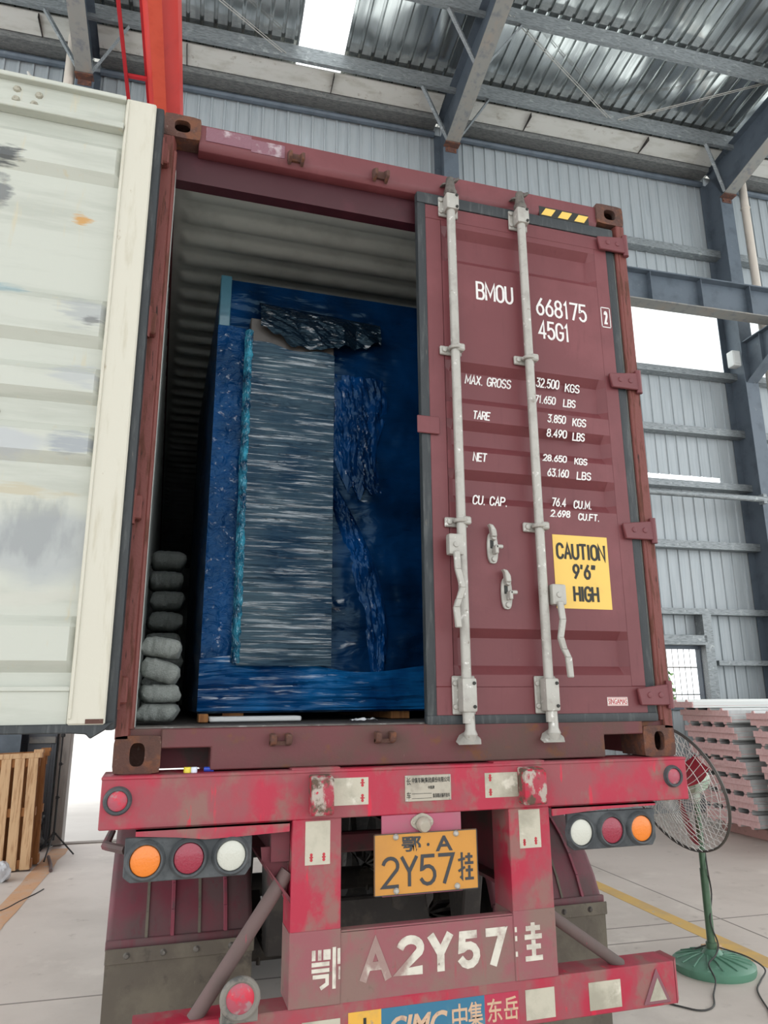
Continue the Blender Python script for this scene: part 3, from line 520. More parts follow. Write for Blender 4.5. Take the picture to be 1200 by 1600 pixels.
# ================================================================== THE CONTAINER
CW, CH, CL, Z0 = 2.438, 2.896, 12.192, 1.5
ZT = Z0 + CH
ct = thing('shipping_container', 'rusty maroon shipping container on the trailer with its white-lined door swung open', 'container', (CW / 2, 0, Z0))
def casting(x0, x1, z0, z1, hole, side=False):
    """hollow corner casting with an oblong hole in its end face"""
    cx, cz = (x0 + x1) / 2, (z0 + z1) / 2; y1 = .178; m = MB(); hw, hh = hole; n = 24
    t = bmesh.new(); wl = .016
    def ring(y, k):
        o = []
        for i in range(n):
            a = 2 * math.pi * i / n; c, s_ = math.cos(a), math.sin(a)
            if k == 0:
                sx = math.copysign(abs(c) ** .7, c) * hw; sz = math.copysign(abs(s_) ** .7, s_) * hh
            else:
                q = 1 / max(abs(c), abs(s_)); sx = c * q * (x1 - x0) / 2; sz = s_ * q * (z1 - z0) / 2
                q = min(1.0, 1.0); rr = .004
                if abs(sx) > (x1 - x0) / 2 - 1e-5 and abs(sz) > (z1 - z0) / 2 - 1e-5: sx -= math.copysign(rr, sx); sz -= math.copysign(rr, sz)
            o.append(t.verts.new((cx + sx, y, cz + sz)))
        return o
    a0 = ring(0, 0); b0 = ring(0, 1); a1 = ring(.03, 0)
    b1 = ring(y1, 1)
    for p, q in ((a0, b0), (a1, a0), (b0, b1)):
        for i in range(n): t.faces.new([p[i], q[i], q[(i + 1) % n], p[(i + 1) % n]])
    i1 = []
    for v in b1: i1.append(t.verts.new((cx + (v.co.x - cx) * .82, .03, cz + (v.co.z - cz) * .82)))
    i2 = [t.verts.new((v.co.x, y1, v.co.z)) for v in i1]
    for p, q in ((i1, a1), (i2, i1), (b1, i2)):
        for i in range(n):
            if side and i in (0, n - 1): continue              # oblong hole through the outer side too
            t.faces.new([p[i], q[i], q[(i + 1) % n], p[(i + 1) % n]])
    bmesh.ops.recalc_face_normals(t, faces=t.faces); m.add(t); return m
cs_ = casting(0, .168, Z0, Z0 + .135, (.027, .042)); cs_.box((.015, .1, Z0 + .01), (.15, .17, Z0 + .12)); part('corner_casting', cs_, RUST, ct, 'rusty casting under the open white door')
part('corner_casting', casting(CW - .166, CW, Z0, Z0 + .135, (.027, .042), True), RUST, ct, 'rusty casting beside the fan')
part('corner_casting', casting(0, .166, ZT - .122, ZT, (.036, .032)), RUST, ct, 'rusty casting below the red crane girder')
part('corner_casting', casting(CW - .166, CW, ZT - .122, ZT, (.036, .032)), RUST, ct, 'rusty casting beside the hazard stripes')
for a, sgn in ((0, 1), (CW, -1)):
    m = MB(); X = lambda d: a + sgn * d
    m.prism([(X(0), .0, Z0 + .12), (X(.05), .0, Z0 + .12), (X(.062), .05, Z0 + .12), (X(.062), .16, Z0 + .12), (X(0), .16, Z0 + .12)], (0, 0, CH - .24), bev=.004)
    m.tube([(X(.055), .012, Z0 + .16), (X(.055), .012, ZT - .2)], .012, 8)
    part('corner_post', m, POSTRUST, ct)
    m = MB(); m.box(tuple(min(p) for p in ((X(.056), X(.068)), (.03, .03), (Z0 + .16, Z0 + .16))), tuple(max(p) for p in ((X(.056), X(.068)), (.16, .16), (ZT - .28, ZT - .28)))); part('post_lining', m, INLINE, ct, 'pale strip along the inner edge of the post')
m = MB()                                                     # header and its deep underside
m.prism([(.16, .012, ZT - .02), (.16, .012, ZT - .118), (.16, .03, ZT - .150), (.16, .08, ZT - .150), (.16, .17, ZT - .12), (.16, .17, ZT - .02)], (CW - .32, 0, 0), bev=.003)
part('header', m, MAROON, ct)
m = MB(); m.box((.06, .085, ZT - .285), (CW - .06, .15, ZT - .125)); part('header_liner', m, mat('shade_darkened_maroon', '#3C121B', .55, 0, [('#481A24', 6, .5, .7)]), ct, 'inner lip of the header with its shade painted in')  # same maroon as the header, darkened to paint in the recess shade
m = MB(); slab(m, .19, .40, ZT - .105, ZT - .03, .0125, .004); slab(m, .40, .56, ZT - .115, ZT - .045, .0125, .003)
part('repair_patch', m, mat('fresh_glossy_maroon_with_painted_highlights', '#7C5560', .25, 0, [('#A8989C', 14, .5, .68), ('#6A323C', 6, .58, .7)], .5, 45), ct, 'shiny pinkish repaint patch with highlights painted in')  # the pale grey-pink layer paints highlights into the glossy patch
m = MB(); slab(m, 1.925, 2.225, ZT - .145, ZT - .085, .0125, .0012)
part('hazard_strip', m, BLACKINK, ct)
m = MB()
for k in range(3):
    x = 1.935 + k * .1; m.prism([(x, .0108, ZT - .137), (x + .06, .0108, ZT - .137), (x + .09, .0108, ZT - .093), (x + .03, .0108, ZT - .093)], (0, -.0008, 0))
part('hazard_stripe', m, YELLOWST, ct)
for x in (.613, 1.037):                                       # door keeper lugs on header and sill
    m = MB()
    for s in (-.03, .03): m.prism([(x + s - .008, .012, ZT - .145), (x + s - .008, -.04, ZT - .135), (x + s - .008, -.045, ZT - .105), (x + s - .008, .012, ZT - .07)], (.016, 0, 0), bev=.003)
    m.box((x - .04, .0, ZT - .125), (x + .04, .012, ZT - .085)); part('keeper', m, RUST, ct)
    m = MB()
    for s in (-.03, .03): m.prism([(x + s - .012, .0, Z0 + .085), (x + s - .012, -.04, Z0 + .095), (x + s - .012, -.045, Z0 + .13), (x + s - .012, .0, Z0 + .135)], (.024, 0, 0), bev=.004)
    m.box((x - .042, -.02, Z0 + .09), (x + .042, .0, Z0 + .105)); part('keeper', m, RUST, ct)
m = MB()                                                     # sill, notched beside the castings
m.prism([(.166, .0, Z0 + .088), (.166, .0, Z0 + .158), (CW - .166, .0, Z0 + .158), (CW - .166, .0, Z0 + .1), (2.068, .0, Z0 + .1), (2.068, .0, Z0 + .005), (.35, .0, Z0 + .005), (.35, .0, Z0 + .088)], (0, .15, 0), bev=.004)
m.box((.02, .02, Z0 + .122), (.17, .15, Z0 + .158)); m.box((CW - .17, .02, Z0 + .122), (CW - .02, .15, Z0 + .158))
part('sill', m, MAROON_SILL, ct)
m = MB(); m.box((.06, .03, Z0 + .1585), (CW - .06, .2, Z0 + .164)); part('threshold_plate', m, mat('scratched_grey_threshold', '#6A6560', .6, .3, [('#8C8A86', 20, .55, .66), ('#4E443E', 9, .5, .7)], .2, 60), ct)
m = MB(); m.box((.05, .16, Z0 + .12), (CW - .05, CL, Z0 + .16)); part('floor_board', m, FLOORWOOD, ct)
for y in (.2, .6, 1.0, 1.4):
    m = MB(); m.box((.05, y, Z0), (2.12, y + .04, Z0 + .12)); part('floor_beam', m, DARKRED, ct)
for x, sgn in ((0.01, 1), (CW - .01, -1)):                    # corrugated side walls
    m = MB(); pr = []; y = .16; k = 0
    while y < CL - .02:
        for dy, d in ((0, 0), (.07, 0), (.138, .036), (.208, .036)):
            if y + dy < CL: pr.append((y + dy, d))
        y += .276
    pr.append((CL, 0))
    for p, q in zip(pr, pr[1:]):
        for off in (0, .004):
            A = [(x + sgn * (p[1] + off), p[0], Z0 + .15), (x + sgn * (q[1] + off), q[0], Z0 + .15), (x + sgn * (q[1] + off), q[0], ZT - .08), (x + sgn * (p[1] + off), p[0], ZT - .08)]
            m.poly(A, 1 if off else 0)
    part('side_wall', m, [MAROON, INLINE], ct)
    m = MB(); m.box((x - (.01 if sgn > 0 else .05), .16, ZT - .085), (x + (.05 if sgn > 0 else .01), CL, ZT - .02)); m.box((x - (.01 if sgn > 0 else .05), .16, Z0), (x + (.05 if sgn > 0 else .01), CL, Z0 + .15)); part('side_rail', m, MAROON, ct)
m = MB(); NX = 28                                            # roof: shallow cross corrugations that stop short of the rails
ys = []; y = .45
while y < CL - .2: ys.append(y); y += .209
def rdep(x, y):
    e = min(x - .07, CW - .07 - x); fx = max(0.0, min(1.0, (e - .02) / .06)); fx = fx * fx * (3 - 2 * fx)
    if y < .38: return 0.0
    ph = ((y - .38) % .209) / .209; h = max(0, min(1, (abs(ph - .5) * 2 - .35) / .25)); return -.026 * fx * (1 - h)
yy = [.16, .3, .38]; y = .38
while y < CL - .21:
    for q in (.08, .16, .24, .33, .5, .67, .76, .84, .92, 1.0): yy.append(y + q * .209)
    y += .209
yy.append(CL)
xx = [.03, .07, .085, .10, .115, .13, .15] + [.15 + (CW - .3) * i / 6 for i in range(1, 6)] + [CW - .15, CW - .13, CW - .115, CW - .10, CW - .085, CW - .07, CW - .03]
for off, mi in ((0, 0), (.006, 1)):
    g = [[m.bm.verts.new((x, y, ZT - .038 + rdep(x, y) + off)) for y in yy] for x in xx]
    for i in range(len(xx) - 1):
        for j in range(len(yy) - 1): fc = m.bm.faces.new([g[i][j], g[i + 1][j], g[i + 1][j + 1], g[i][j + 1]]); fc.material_index = mi
part('roof_panel', m, [INLINE, MAROON], ct, None, 50)
m = MB(); m.box((.03, CL - .03, Z0 + .1), (CW - .03, CL, ZT - .03)); part('front_wall', m, INLINE, ct)
# --- doors: panel with five recessed corrugations
REC = [(4.07, 3.87), (3.335, 3.12), (3.035, 2.88), (2.79, 2.63), (2.06, 1.86)]
DZ0, DZ1 = 1.69, 4.18
def door_panel(x0, x1, yout, sgn, xa, xb, dep=.036, top=DZ1, bot=DZ0):
    """sheet between xa..xb pressed inward at REC; solid frame around it"""
    m = MB(); prof = [(top - .08, 0)]
    for a, b in REC: sl = min(.04, (a - b) / 3.2); prof += [(a, 0), (a - sl, 1), (b + sl, 1), (b, 0)]
    prof.append((bot + .12, 0))
    xs = [xa, xa + .035, xb - .035, xb]
    for i in range(3):
        for (za, da), (zb, db) in zip(prof, prof[1:]):
            k0 = 0 if i == 0 else 1; k1 = 0 if i == 2 else 1
            m.poly([(xs[i], yout + sgn * dep * da * k0, za), (xs[i], yout + sgn * dep * db * k0, zb), (xs[i + 1], yout + sgn * dep * db * k1, zb), (xs[i + 1], yout + sgn * dep * da * k1, za)])
    bmesh.ops.remove_doubles(m.bm, verts=m.bm.verts, dist=1e-5)
    return m
YO = .004
dr = part('door', door_panel(1.27, 2.31, YO, 1, 1.355, 2.235), MAROON, ct, 'closed maroon door with white stencilled figures', 25)
m = MB()
for a, b in (((1.272, YO, DZ0 + .1195), (1.355, .055, DZ1 - .0795)), ((2.235, YO, DZ0 + .1195), (2.312, .055, DZ1 - .0795)), ((1.272, YO, DZ1 - .08), (2.312, .055, DZ1)), ((1.272, YO, DZ0), (2.312, .055, DZ0 + .12))): m.box(a, b, .003)
m.box((1.3, .052, DZ0), (2.3, .06, DZ1), 0)
part('door_frame', m, MAROON, dr)
m = MB()
for a, b in (((1.228, .002, 1.66), (1.275, .045, 4.236)), ((2.308, .006, 1.66), (2.36, .05, 4.236)), ((1.226, -.004, 4.178), (2.362, .04, 4.242)), ((1.226, -.004, 1.653), (2.362, .04, 1.694))): m.box(a, b, .012, 0, None, 2)
part('door_gasket', m, RUBBER, dr)
m = MB(); slab(m, 1.205, 1.315, 2.945, 3.03, -.003, .008, 0, .003); part('overlap_plate', m, MAROON, dr)
for z in (4.14, 3.34, 2.55, 1.77):
    m = MB(); m.prism([(2.25, -.004, z + .03), (2.262, -.004, z - .045), (2.42, -.006, z - .045), (2.438, .0, z - .03), (2.438, .0, z + .045), (2.42, -.006, z + .05)], (0, -.018, 0), bev=.004); m.tube([(2.425, -.012, z - .06), (2.425, -.012, z + .065)], .016, 10)
    for q in (2.31, 2.37): m.lathe([(0, .006), (.012, .004), (.014, 0)], (q, -.022, z), (0, -1, 0), 10)
    part('hinge', m, MAROON, dr)
for x in (1.392, 1.782):
    lean = .0
    m = MB(); m.tube([(x, -.042, 1.66), (x, -.042, 4.24)], .0215, 16); part('lock_rod', m, GALV, dr)
    for z, h in ((4.17, .11), (1.775, .16)):
        m = MB(); m.box((x - .052, -.012, z - h / 2), (x + .052, .002, z + h / 2), .004); m.box((x - .032, -.072, z - h / 2 + .01), (x + .036, -.012, z + h / 2 - .01), .012, 0, None, 2)
        for s in (-.6, .6): m.lathe([(0, .01), (.01, .008), (.012, 0)], (x - .042, -.012, z + s * h / 2), (0, -1, 0), 10); m.lathe([(0, .006), (.007, .005), (.008, 0)], (x + .022, -.072, z + s * h / 2), (0, -1, 0), 8, 1)
        part('rod_guide', m, [GALV, BLACKINK], dr)
    for z in (3.375, 2.53):
        m = MB(); m.box((x - .065, -.014, z - .022), (x + .045, .002, z + .022), .004); m.torus((x, -.042, z), (0, 0, 1), .026, .01, 20, 8); m.box((x - .0, -.07, z - .018), (x + .04, -.03, z + .018), .006)
        m.lathe([(0, .012), (.012, .009), (.015, 0)], (x - .045, -.014, z), (0, -1, 0), 10)
        part('rod_bracket', m, GALV, dr)
    m = MB(); m.lathe([(.0, 0), (.03, 0), (.034, .02), (.026, .04), (.02, .1), (0, .1)], (x, -.042, 4.215), (0, 0, 1), 12)   # cam at the rod top
    m.prism([(x - .02, -.06, 4.27), (x + .045, -.075, 4.30), (x + .05, -.05, 4.335), (x + .005, -.03, 4.315), (x - .04, -.03, 4.29)], (0, .05, .012), bev=.006); part('cam', m, DARKCAM, dr)
    m = MB(); m.lathe([(0, 0), (.02, 0), (.03, .03), (.022, .05), (.02, .12), (0, .12)], (x + .01, -.042, 1.585), (0, 0, 1), 12)
    m.prism([(x - .06, -.075, 1.575), (x + .05, -.075, 1.575), (x + .06, -.045, 1.595), (x + .02, -.035, 1.625), (x - .03, -.04, 1.6)], (0, .04, .012), bev=.006); part('cam', m, GALV, dr)
for x, z, s in ((1.35, 2.415, 1), (1.842, 2.21, -1)):
    m = MB(); m.box((x - .032, -.075, z - .045), (x + .04, -.03, z + .05), .012, 0, None, 2)
    m.lathe([(0, .008), (.012, .006), (.014, 0)], (x - s * .0, -.075, z), (0, -1, 0), 10)
    part('rod_lug', m, GALV, dr)
    m = MB(); p = [(x + .0, -.07, z - .03), (x - s * .002, -.082, z - .11), (x + s * .018, -.086, z - .19), (x + s * -.0, -.08, z - .24), (x + s * .005 - (.02 if s > 0 else -.02), -.085, z - .275), (x + .004 - (.012 if s > 0 else -.016), -.085, z - .36)]
    for a, b in zip(p, p[1:]):
        a, b = Vector(a), Vector(b); m.prism([a + Vector((-.015, 0, 0)), a + Vector((.015, 0, 0)), b + Vector((.014, 0, -.004)), b + Vector((-.014, 0, -.004))], (0, -.018, 0), bev=.004)
    part('door_handle', m, GALV, dr)
for x, z in ((1.557, 2.44), (1.617, 2.235)):
    m = MB(); n = 20; hw, hh = .027, .072
    m.prism([(x + hw * math.copysign(abs(math.cos(a)) ** .6, math.cos(a)), .002, z - .018 + hh * math.copysign(abs(math.sin(a)) ** .9, math.sin(a))) for a in [2 * math.pi * i / n for i in range(n)]], (0, -.012, 0), bev=.002)
    m.prism([(x - .015, -.01, z + .03), (x + .012, -.01, z + .03), (x + .01, -.01, z + .06), (x - .006, -.01, z + .085), (x - .028, -.01, z + .088), (x - .018, -.01, z + .072)], (0, -.03, 0), bev=.004)
    m.box((x - .002, -.05, z - .025), (x + .035, -.035, z - .008), .004); m.box((x - .004, -.05, z - .05), (x + .012, -.01, z - .01), .004)
    m.lathe([(0, .02), (.012, .018), (.016, 0)], (x + .002, -.01, z + .03), (0, -1, 0), 12); m.lathe([(0, .012), (.011, .01), (.013, 0)], (x + .002, -.01, z - .07), (0, -1, 0), 12)
    m.box((x - .013, -.0115, z - .02), (x + .004, -.0095, z + .018), 0, 1)
    part('handle_catch', m, [GALV, BLACKINK], dr)
# stencilled figures
def zplane(z):                                               # depth of the pressed sheet at height z
    for a, b in REC:
        sl = min(.04, (a - b) / 3.2)
        if b < z < a: return YO + .036 * min(1, min(a - z, z - b) / sl)
    return YO
m = MB()
def line(s, x0, x1, z0, z1, bold=.0, shear=0.0):
    me_y = min(zplane(z0), zplane(z1), zplane((z0 + z1) / 2)); strokes(m, s, x0 + .006, x1 - .006, z0 + .005, z1 - .005, me_y - .0004, .0115 if z1 - z0 > .07 else .0066, .16 if shear else 0.0)
line('BMOU', 1.532, 1.738, 3.685, 3.785, .018)
line('668175', 1.862, 2.16, 3.65, 3.752, .018)
line('45G1', 1.868, 2.05, 3.52, 3.622, .018)
line('2', 2.262, 2.285, 3.66, 3.735, .012)
line('MAX. GROSS', 1.466, 1.718, 3.236, 3.29, .012, .15); line('32.500', 1.842, 1.978, 3.258, 3.314, .0, .15); line('KGS', 2.008, 2.098, 3.254, 3.306, .012, .15)
line('71.650', 1.838, 1.962, 3.18, 3.228, .012, .15); line('LBS', 1.998, 2.075, 3.176, 3.224, .012, .15)
line('TARE', 1.484, 1.58, 3.042, 3.09, .012, .15); line('3.850', 1.882, 1.99, 3.068, 3.116, .012, .15); line('KGS', 2.02, 2.104, 3.062, 3.11, .012, .15)
line('8.490', 1.872, 1.99, 2.992, 3.04, .012, .15); line('LBS', 2.015, 2.09, 2.986, 3.034, .012, .15)
line('NET', 1.476, 1.553, 2.832, 2.88, .012, .15); line('28.650', 1.844, 1.98, 2.866, 2.906, .012, .15); line('KGS', 2.015, 2.094, 2.862, 2.902, .012, .15)
line('63.160', 1.862, 1.985, 2.79, 2.836, .012, .15); line('LBS', 2.022, 2.108, 2.786, 2.832, .012, .15)
line('CU. CAP.', 1.466, 1.65, 2.622, 2.672, .012, .15); line('76.4', 1.884, 1.968, 2.646, 2.694, .012, .15); line('CU.M.', 2.0, 2.108, 2.642, 2.688, .012, .15)
line('2.698', 1.866, 1.978, 2.59, 2.63, .012, .15); line('CU.FT.', 2.014, 2.138, 2.582, 2.622, .012, .15)
for a, b in (((2.246, 3.64), (2.302, 3.645)), ((2.246, 3.753), (2.302, 3.758)), ((2.246, 3.64), (2.25, 3.758)), ((2.298, 3.64), (2.302, 3.758))): slab(m, a[0], b[0], a[1], b[1], YO, .001)
part('lettering', m, WHITE, dr)
m = MB(); slab(m, 1.872, 2.166, 2.16, 2.507, YO, .0012); part('caution_sticker', m, YELLOWST, dr)
m = MB(); yk = YO - .0014
strokes(m, 'CAUTION', 1.892, 2.146, 2.395, 2.463, yk, .012); strokes(m, '9\'6"', 1.972, 2.088, 2.303, 2.365, yk, .012); strokes(m, 'HIGH', 1.968, 2.094, 2.197, 2.261, yk, .012)
part('caution_lettering', m, BLACKINK, dr)
m = MB(); slab(m, 2.1, 2.206, 1.724, 1.762, YO, .0012); part('maker_sticker', m, WHITEST, dr)
m = MB(); slab(m, 2.102, 2.204, 1.7265, 1.7285, YO - .0012, .0006); slab(m, 2.102, 2.204, 1.7575, 1.7595, YO - .0012, .0006); lettering(m, 'SINGAMAS', 2.104, 2.202, 1.731, 1.755, YO - .0013, .0); part('maker_lettering', m, REDINK, dr)
# --- the open door, folded flat beside the container, its lining towards us
HX, YD = -.03, -.1
m = door_panel(-1.22, HX, YD, -1, -1.12, -.14, .034, 4.30, 1.68)
dl = part('door', m, INNER, ct, 'open door showing its scuffed white inner side', 25)
m = MB(); m.box((-.155, YD - .035, 1.68), (HX, YD + .02, 4.305), .006); m.box((-.152, YD - .041, 1.7), (-.142, YD - .034, 4.29), .002); part('edge_channel', m, CREAM, dl)
m = MB(); m.box((-1.22, YD - .035, 1.68), (-1.1, YD + .02, 4.305), .006); part('edge_channel', m, CREAM, dl)
m = MB(); m.box((-1.1, YD - .02, 4.165), (-.155, YD + .02, 4.30), .003); m.box((-1.1, YD - .05, 4.28), (-.155, YD + .0, 4.302), .003); m.box((-1.1, YD - .05, 4.135), (-.155, YD, 4.165), .003)
part('cross_channel', m, INNER, dl)
m = MB(); m.box((-1.1, YD - .02, 1.68), (-.155, YD + .02, 1.80), .003); m.box((-1.1, YD - .028, 1.795), (-.155, YD, 1.812), .002)
part('cross_channel', m, INNER, dl)
for k, (x, z) in enumerate(((-.585, 4.245), (-.50, 4.235), (-.585, 4.195), (-.515, 4.187), (-.63, 3.44), (-.57, 2.82), (-.51, 2.82))):
    m = MB(); m.lathe([(0, .012), (.012, .009), (.017, 0)], (x, YD - .02 if k < 4 else YD - .0, z), (0, -1, 0), 8); part('bolt', m, mat('painted_bolt_head', '#9C998A', .6, 0, [('#6E6658', 60, .5, .65)]) if k == 0 else bpy.data.materials['painted_bolt_head'], dl)
m = MB()
m.box((HX - .004, YD - .012, 1.66), (HX + .034, -.003, 4.31), .01, 0, None, 2)
m.prism([(-1.24, YD - .03, 1.68), (-1.24, YD - .03, 1.655), (-.14, YD - .03, 1.652), (-.09, YD - .03, 1.648), (-.075, YD - .03, 1.632), (-.03, YD - .03, 1.66), (0.0, YD - .03, 1.69), (-.03, YD - .03, 1.684)], (0, .05, 0), bev=.004)
part('door_gasket', m, RUBBER, dl, 'black rubber lip torn at the bottom corner')
m = MB(); slab(m, -.095, -.035, 1.684, 1.70, YD - .035, .002); part('rust_patch', m, RUST, dl)
for z in (4.14, 3.3, 2.5, 1.8):
    m = MB(); m.box((-.02, -.045, z - .05), (.035, .0, z + .05), .006); m.tube([(-.005, -.04, z - .07), (-.005, -.04, z + .07)], .018, 10); part('hinge', m, POSTRUST, dl)
m = MB(); m.lathe([(0, 0), (.025, 0), (.028, .03), (.02, .05), (0, .05)], (-.545, YD + .05, 4.31), (0, 0, 1), 10); m.prism([(-.50, YD + .04, 4.325), (-.545, YD + .04, 4.34), (-.575, YD + .04, 4.40), (-.57, YD + .04, 4.405), (-.53, YD + .04, 4.355), (-.50, YD + .04, 4.345)], (0, .02, 0), bev=.003); m.tube([(-.545, YD + .05, 4.24), (-.545, YD + .05, 4.315)], .02, 10)
part('cam', m, GALV, dl)
# ================================================================== LOAD INSIDE THE CONTAINER
FZ = Z0 + .164
def fbm(x, y, s=0): return noise.fractal(Vector((x, y, s)), 1.0, 2.0, 4)
cr_ = thing('wrapped_crate', 'tall crate wrapped in wrinkled dark blue stretch film inside the container', 'crate', (1.2, .8, FZ))
X0, X1, YF, YB_, CZ0, CZ1 = .335, 2.25, .72, 3.0, 1.70, 4.02
m = MB()
def front(u, v):
    x = X0 + (X1 - X0) * u; z = CZ0 + (CZ1 - CZ0) * v
    e = min(1, min(u, 1 - u) * 30) * min(1, min(v, 1 - v) * 30)
    a = .012 * fbm(x * 2.2, z * 7, 1) + .006 * fbm(x * 5, z * 38, 2) + .012 * fbm(x * 6, z * 3, 5)
    return Vector((x, YF - (.004 + a) * e, z))
m.grid(front, 110, 190, 0)
def sidef(u, v):
    y = YF + (YB_ - YF) * u; z = CZ0 + (CZ1 - CZ0) * v; e = min(1, min(u, 1 - u) * 20) * min(1, min(v, 1 - v) * 20)
    return Vector((X0 - .012 * fbm(y * 2, z * 6, 3) * e, y, z))
m.grid(sidef, 30, 60, 1)
for q in ([(X1, YF, CZ0), (X1, YB_, CZ0), (X1, YB_, CZ1), (X1, YF, CZ1)], [(X0, YF, CZ1), (X1, YF, CZ1), (X1, YB_, CZ1), (X0, YB_, CZ1)], [(X0, YB_, CZ0), (X1, YB_, CZ0), (X1, YB_, CZ1), (X0, YB_, CZ1)], [(X0, YF, CZ0), (X1, YF, CZ0), (X1, YB_, CZ0), (X0, YB_, CZ0)]): m.poly(q, 1)
part('stretch_film', m, [FILM_DEEP, FILM_BLUE], cr_)
m = MB(); m.box((X0 - .004, YF - .03, 3.72), (X0 + .055, YF + .02, CZ1 + .006), .004); part('corner_guard', m, mat('teal_film_covered_post', '#3D6878', .3, 0, [('#325868', 6, .45, .7)], .1, 40, (1, 1, 1), .5), cr_, 'bare teal corner post')
m = MB()
def strip(u, v):
    x = X0 - .006 + .15 * u; z = 1.72 + 2.0 * v; return Vector((x, YF - .034 - .010 * fbm(x * 9, z * 7, 7) - .006 * fbm(x * 30, z * 20, 8), z))
m.grid(strip, 16, 140); part('film_band', m, FILM_BLUE, cr_, 'brighter blue film down the left edge')
m = MB()
def bottom(u, v):
    x = X0 - .01 + 1.5 * u; z = 1.71 + (.24 - .05 * u + .03 * math.sin(u * 9)) * v; return Vector((x, YF - .045 - .012 * fbm(x * 3, z * 34, 11) - .006 * fbm(x * 9, z * 60, 12) - .01 * math.sin(v * 3.1), z))
m.grid(bottom, 60, 40); part('film_band', m, film('wrinkled_blue_film_skirt', '#05305E', '#14609A', .2, (2, 2, 34), .012, 4.0, coat=1.0, cl=.53), cr_, 'bright wrinkled film at the bottom')
PX0, PX1, PZ0, PZ1 = .497, .955, 1.93, 3.76                    # grey panel bundle strapped on the front
m = MB(); m.box((PX0, YF - .085, PZ0), (PX1, YF - .005, PZ1), .004); part('panel_bundle', m, mat('grey_panel_board', '#46423E', .5, 0, [('#3A3633', 6, .45, .7)]), cr_, 'grey board under the clear film')
m = MB()
def clear(u, v):
    x = PX0 - .004 + (PX1 - PX0 + .006) * u; top = PZ1 - .14 - .03 * u + .012 * math.sin(u * 9); z = PZ0 - .01 + (top - PZ0 + .01) * v
    return Vector((x, YF - .092 - .005 * fbm(x * 2, z * 30, 21) - .004 * fbm(x * 3, z * 80, 22), z))
m.grid(clear, 50, 260); part('clear_film', m, FILM_CLEAR, cr_, 'streaky see-through film pulled across the grey board')
m = MB()
def edge(u, v):
    z = PZ0 + (PZ1 - .08 - PZ0) * v; x = PX0 - .028 + .045 * u + .006 * fbm(z * 6, 1, 4); return Vector((x, YF - .06 - .042 * math.sin(u * 2.2 + .3) - .007 * fbm(x * 40, z * 30, 31), z))
m.grid(edge, 10, 240); part('bunched_film', m, FILM_EDGE, cr_, 'bunched pale film along the board edge')
m = MB()
def rag(t, k): return .5 + .5 * noise.noise(Vector((t * 5 + k, k, 0)))
def fold(u, v):                                              # crumpled swag hanging from the top edge
    x = .545 + .70 * u; top = 3.90 - .04 * u; low = 3.66 - .12 * math.sin(min(1, u * 1.4) * 2.2) + .13 * u * u + .07 * rag(u * 2, 3); z = top + (low - top) * v
    k = min(1, v * 5)
    return Vector((x, YF - .012 - min(1, v * 3) * .075 * max(0, 1 - max(0, u - .66) * 8) - k * (.05 * abs(fbm(x * 4 + z * 5, z * 5, 41)) + .008 * abs(fbm(x * 12 + z * 22, z * 8, 42)) + .02 * v), z))
m.grid(fold, 110, 50); part('loose_film', m, film('loose_clear_film', '#081420', '#142430', .15, (10, 10, 34), .014, 5.0, coat=1.0, cl=.55), cr_, 'crumpled loose clear film at the top')
LB = film('loose_blue_film', '#021A3A', '#063A70', .2, (26, 26, 8), .012, 6.0, coat=1.0, cl=.60)
m = MB()
def fold2(u, v):                                             # veil of blue film narrowing to a ragged tail
    z = 3.52 - (.62 + .12 * rag(v, 9)) * u; c = 1.09 + .05 * u + .03 * math.sin(u * 7); hw = (.17 - .07 * u); x = c + hw * (2 * v - 1)
    e = min(1, min(v, 1 - v) * 6)
    return Vector((x, YF - .008 - e * (.04 * abs(fbm(x * 12, z * 4, 51)) + .016 * abs(fbm(x * 34 + z * 10, z * 8, 52))), z))
m.grid(fold2, 90, 40); part('loose_film', m, LB, cr_, 'loose blue film hanging in folds')
m = MB()
def fold3(u, v):                                             # twisted tail running down to the right
    z = 2.86 - .98 * u; c = .97 + .20 * u + .10 * math.sin(u * 2.6); hw = .035 + .035 * math.sin(u * 3.1); x = c + hw * (2 * v - 1); e = min(1, min(v, 1 - v) * 5)
    return Vector((x, YF - .006 - e * (.03 * abs(fbm(x * 14, z * 6, 61)) + .018 * abs(fbm(x * 40, z * 9 + x * 20, 62)) + .008), z))
m.grid(fold3, 100, 16); part('loose_film', m, LB, cr_, 'twisted blue film tail')
m = MB(); m.box((.375, .55, FZ), (.80, .72, FZ + .022), .005); solo('foam_strip', m, FOAMW, 'white foam strip lying under the front of the blue wrapped crate', 'foam strip')
m = MB(); m.box((.325, .5, FZ), (.368, .62, FZ + .036), .003); solo('wood_block', m, WOOD2, 'small brown wood block under the left corner of the wrapped crate', 'wood block')
m = MB(); m.box((.85, .76, FZ), (1.0, 2.9, 1.70)); m.box((1.7, .76, FZ), (1.85, 2.9, 1.70)); part('skid', m, WOOD2, cr_) if 0 else None
for x in (.45, 1.3, 2.1):
    m = MB(); m.box((x, .74, FZ), (x + .1, 2.95, 1.70)); part('skid', m, WOOD2, cr_)
m = MB(); 
def scrap(u, v): return Vector((.98 + .12 * u, .30 + .06 * v, FZ + .004 + .028 * abs(noise.noise(Vector((u * 4, v * 3, 2)))) * (1 - abs(u - .5))))
m.grid(scrap, 14, 8); solo('film_scrap', m, PLASTIC, 'crumpled grey scrap of film on the container threshold', 'scrap')
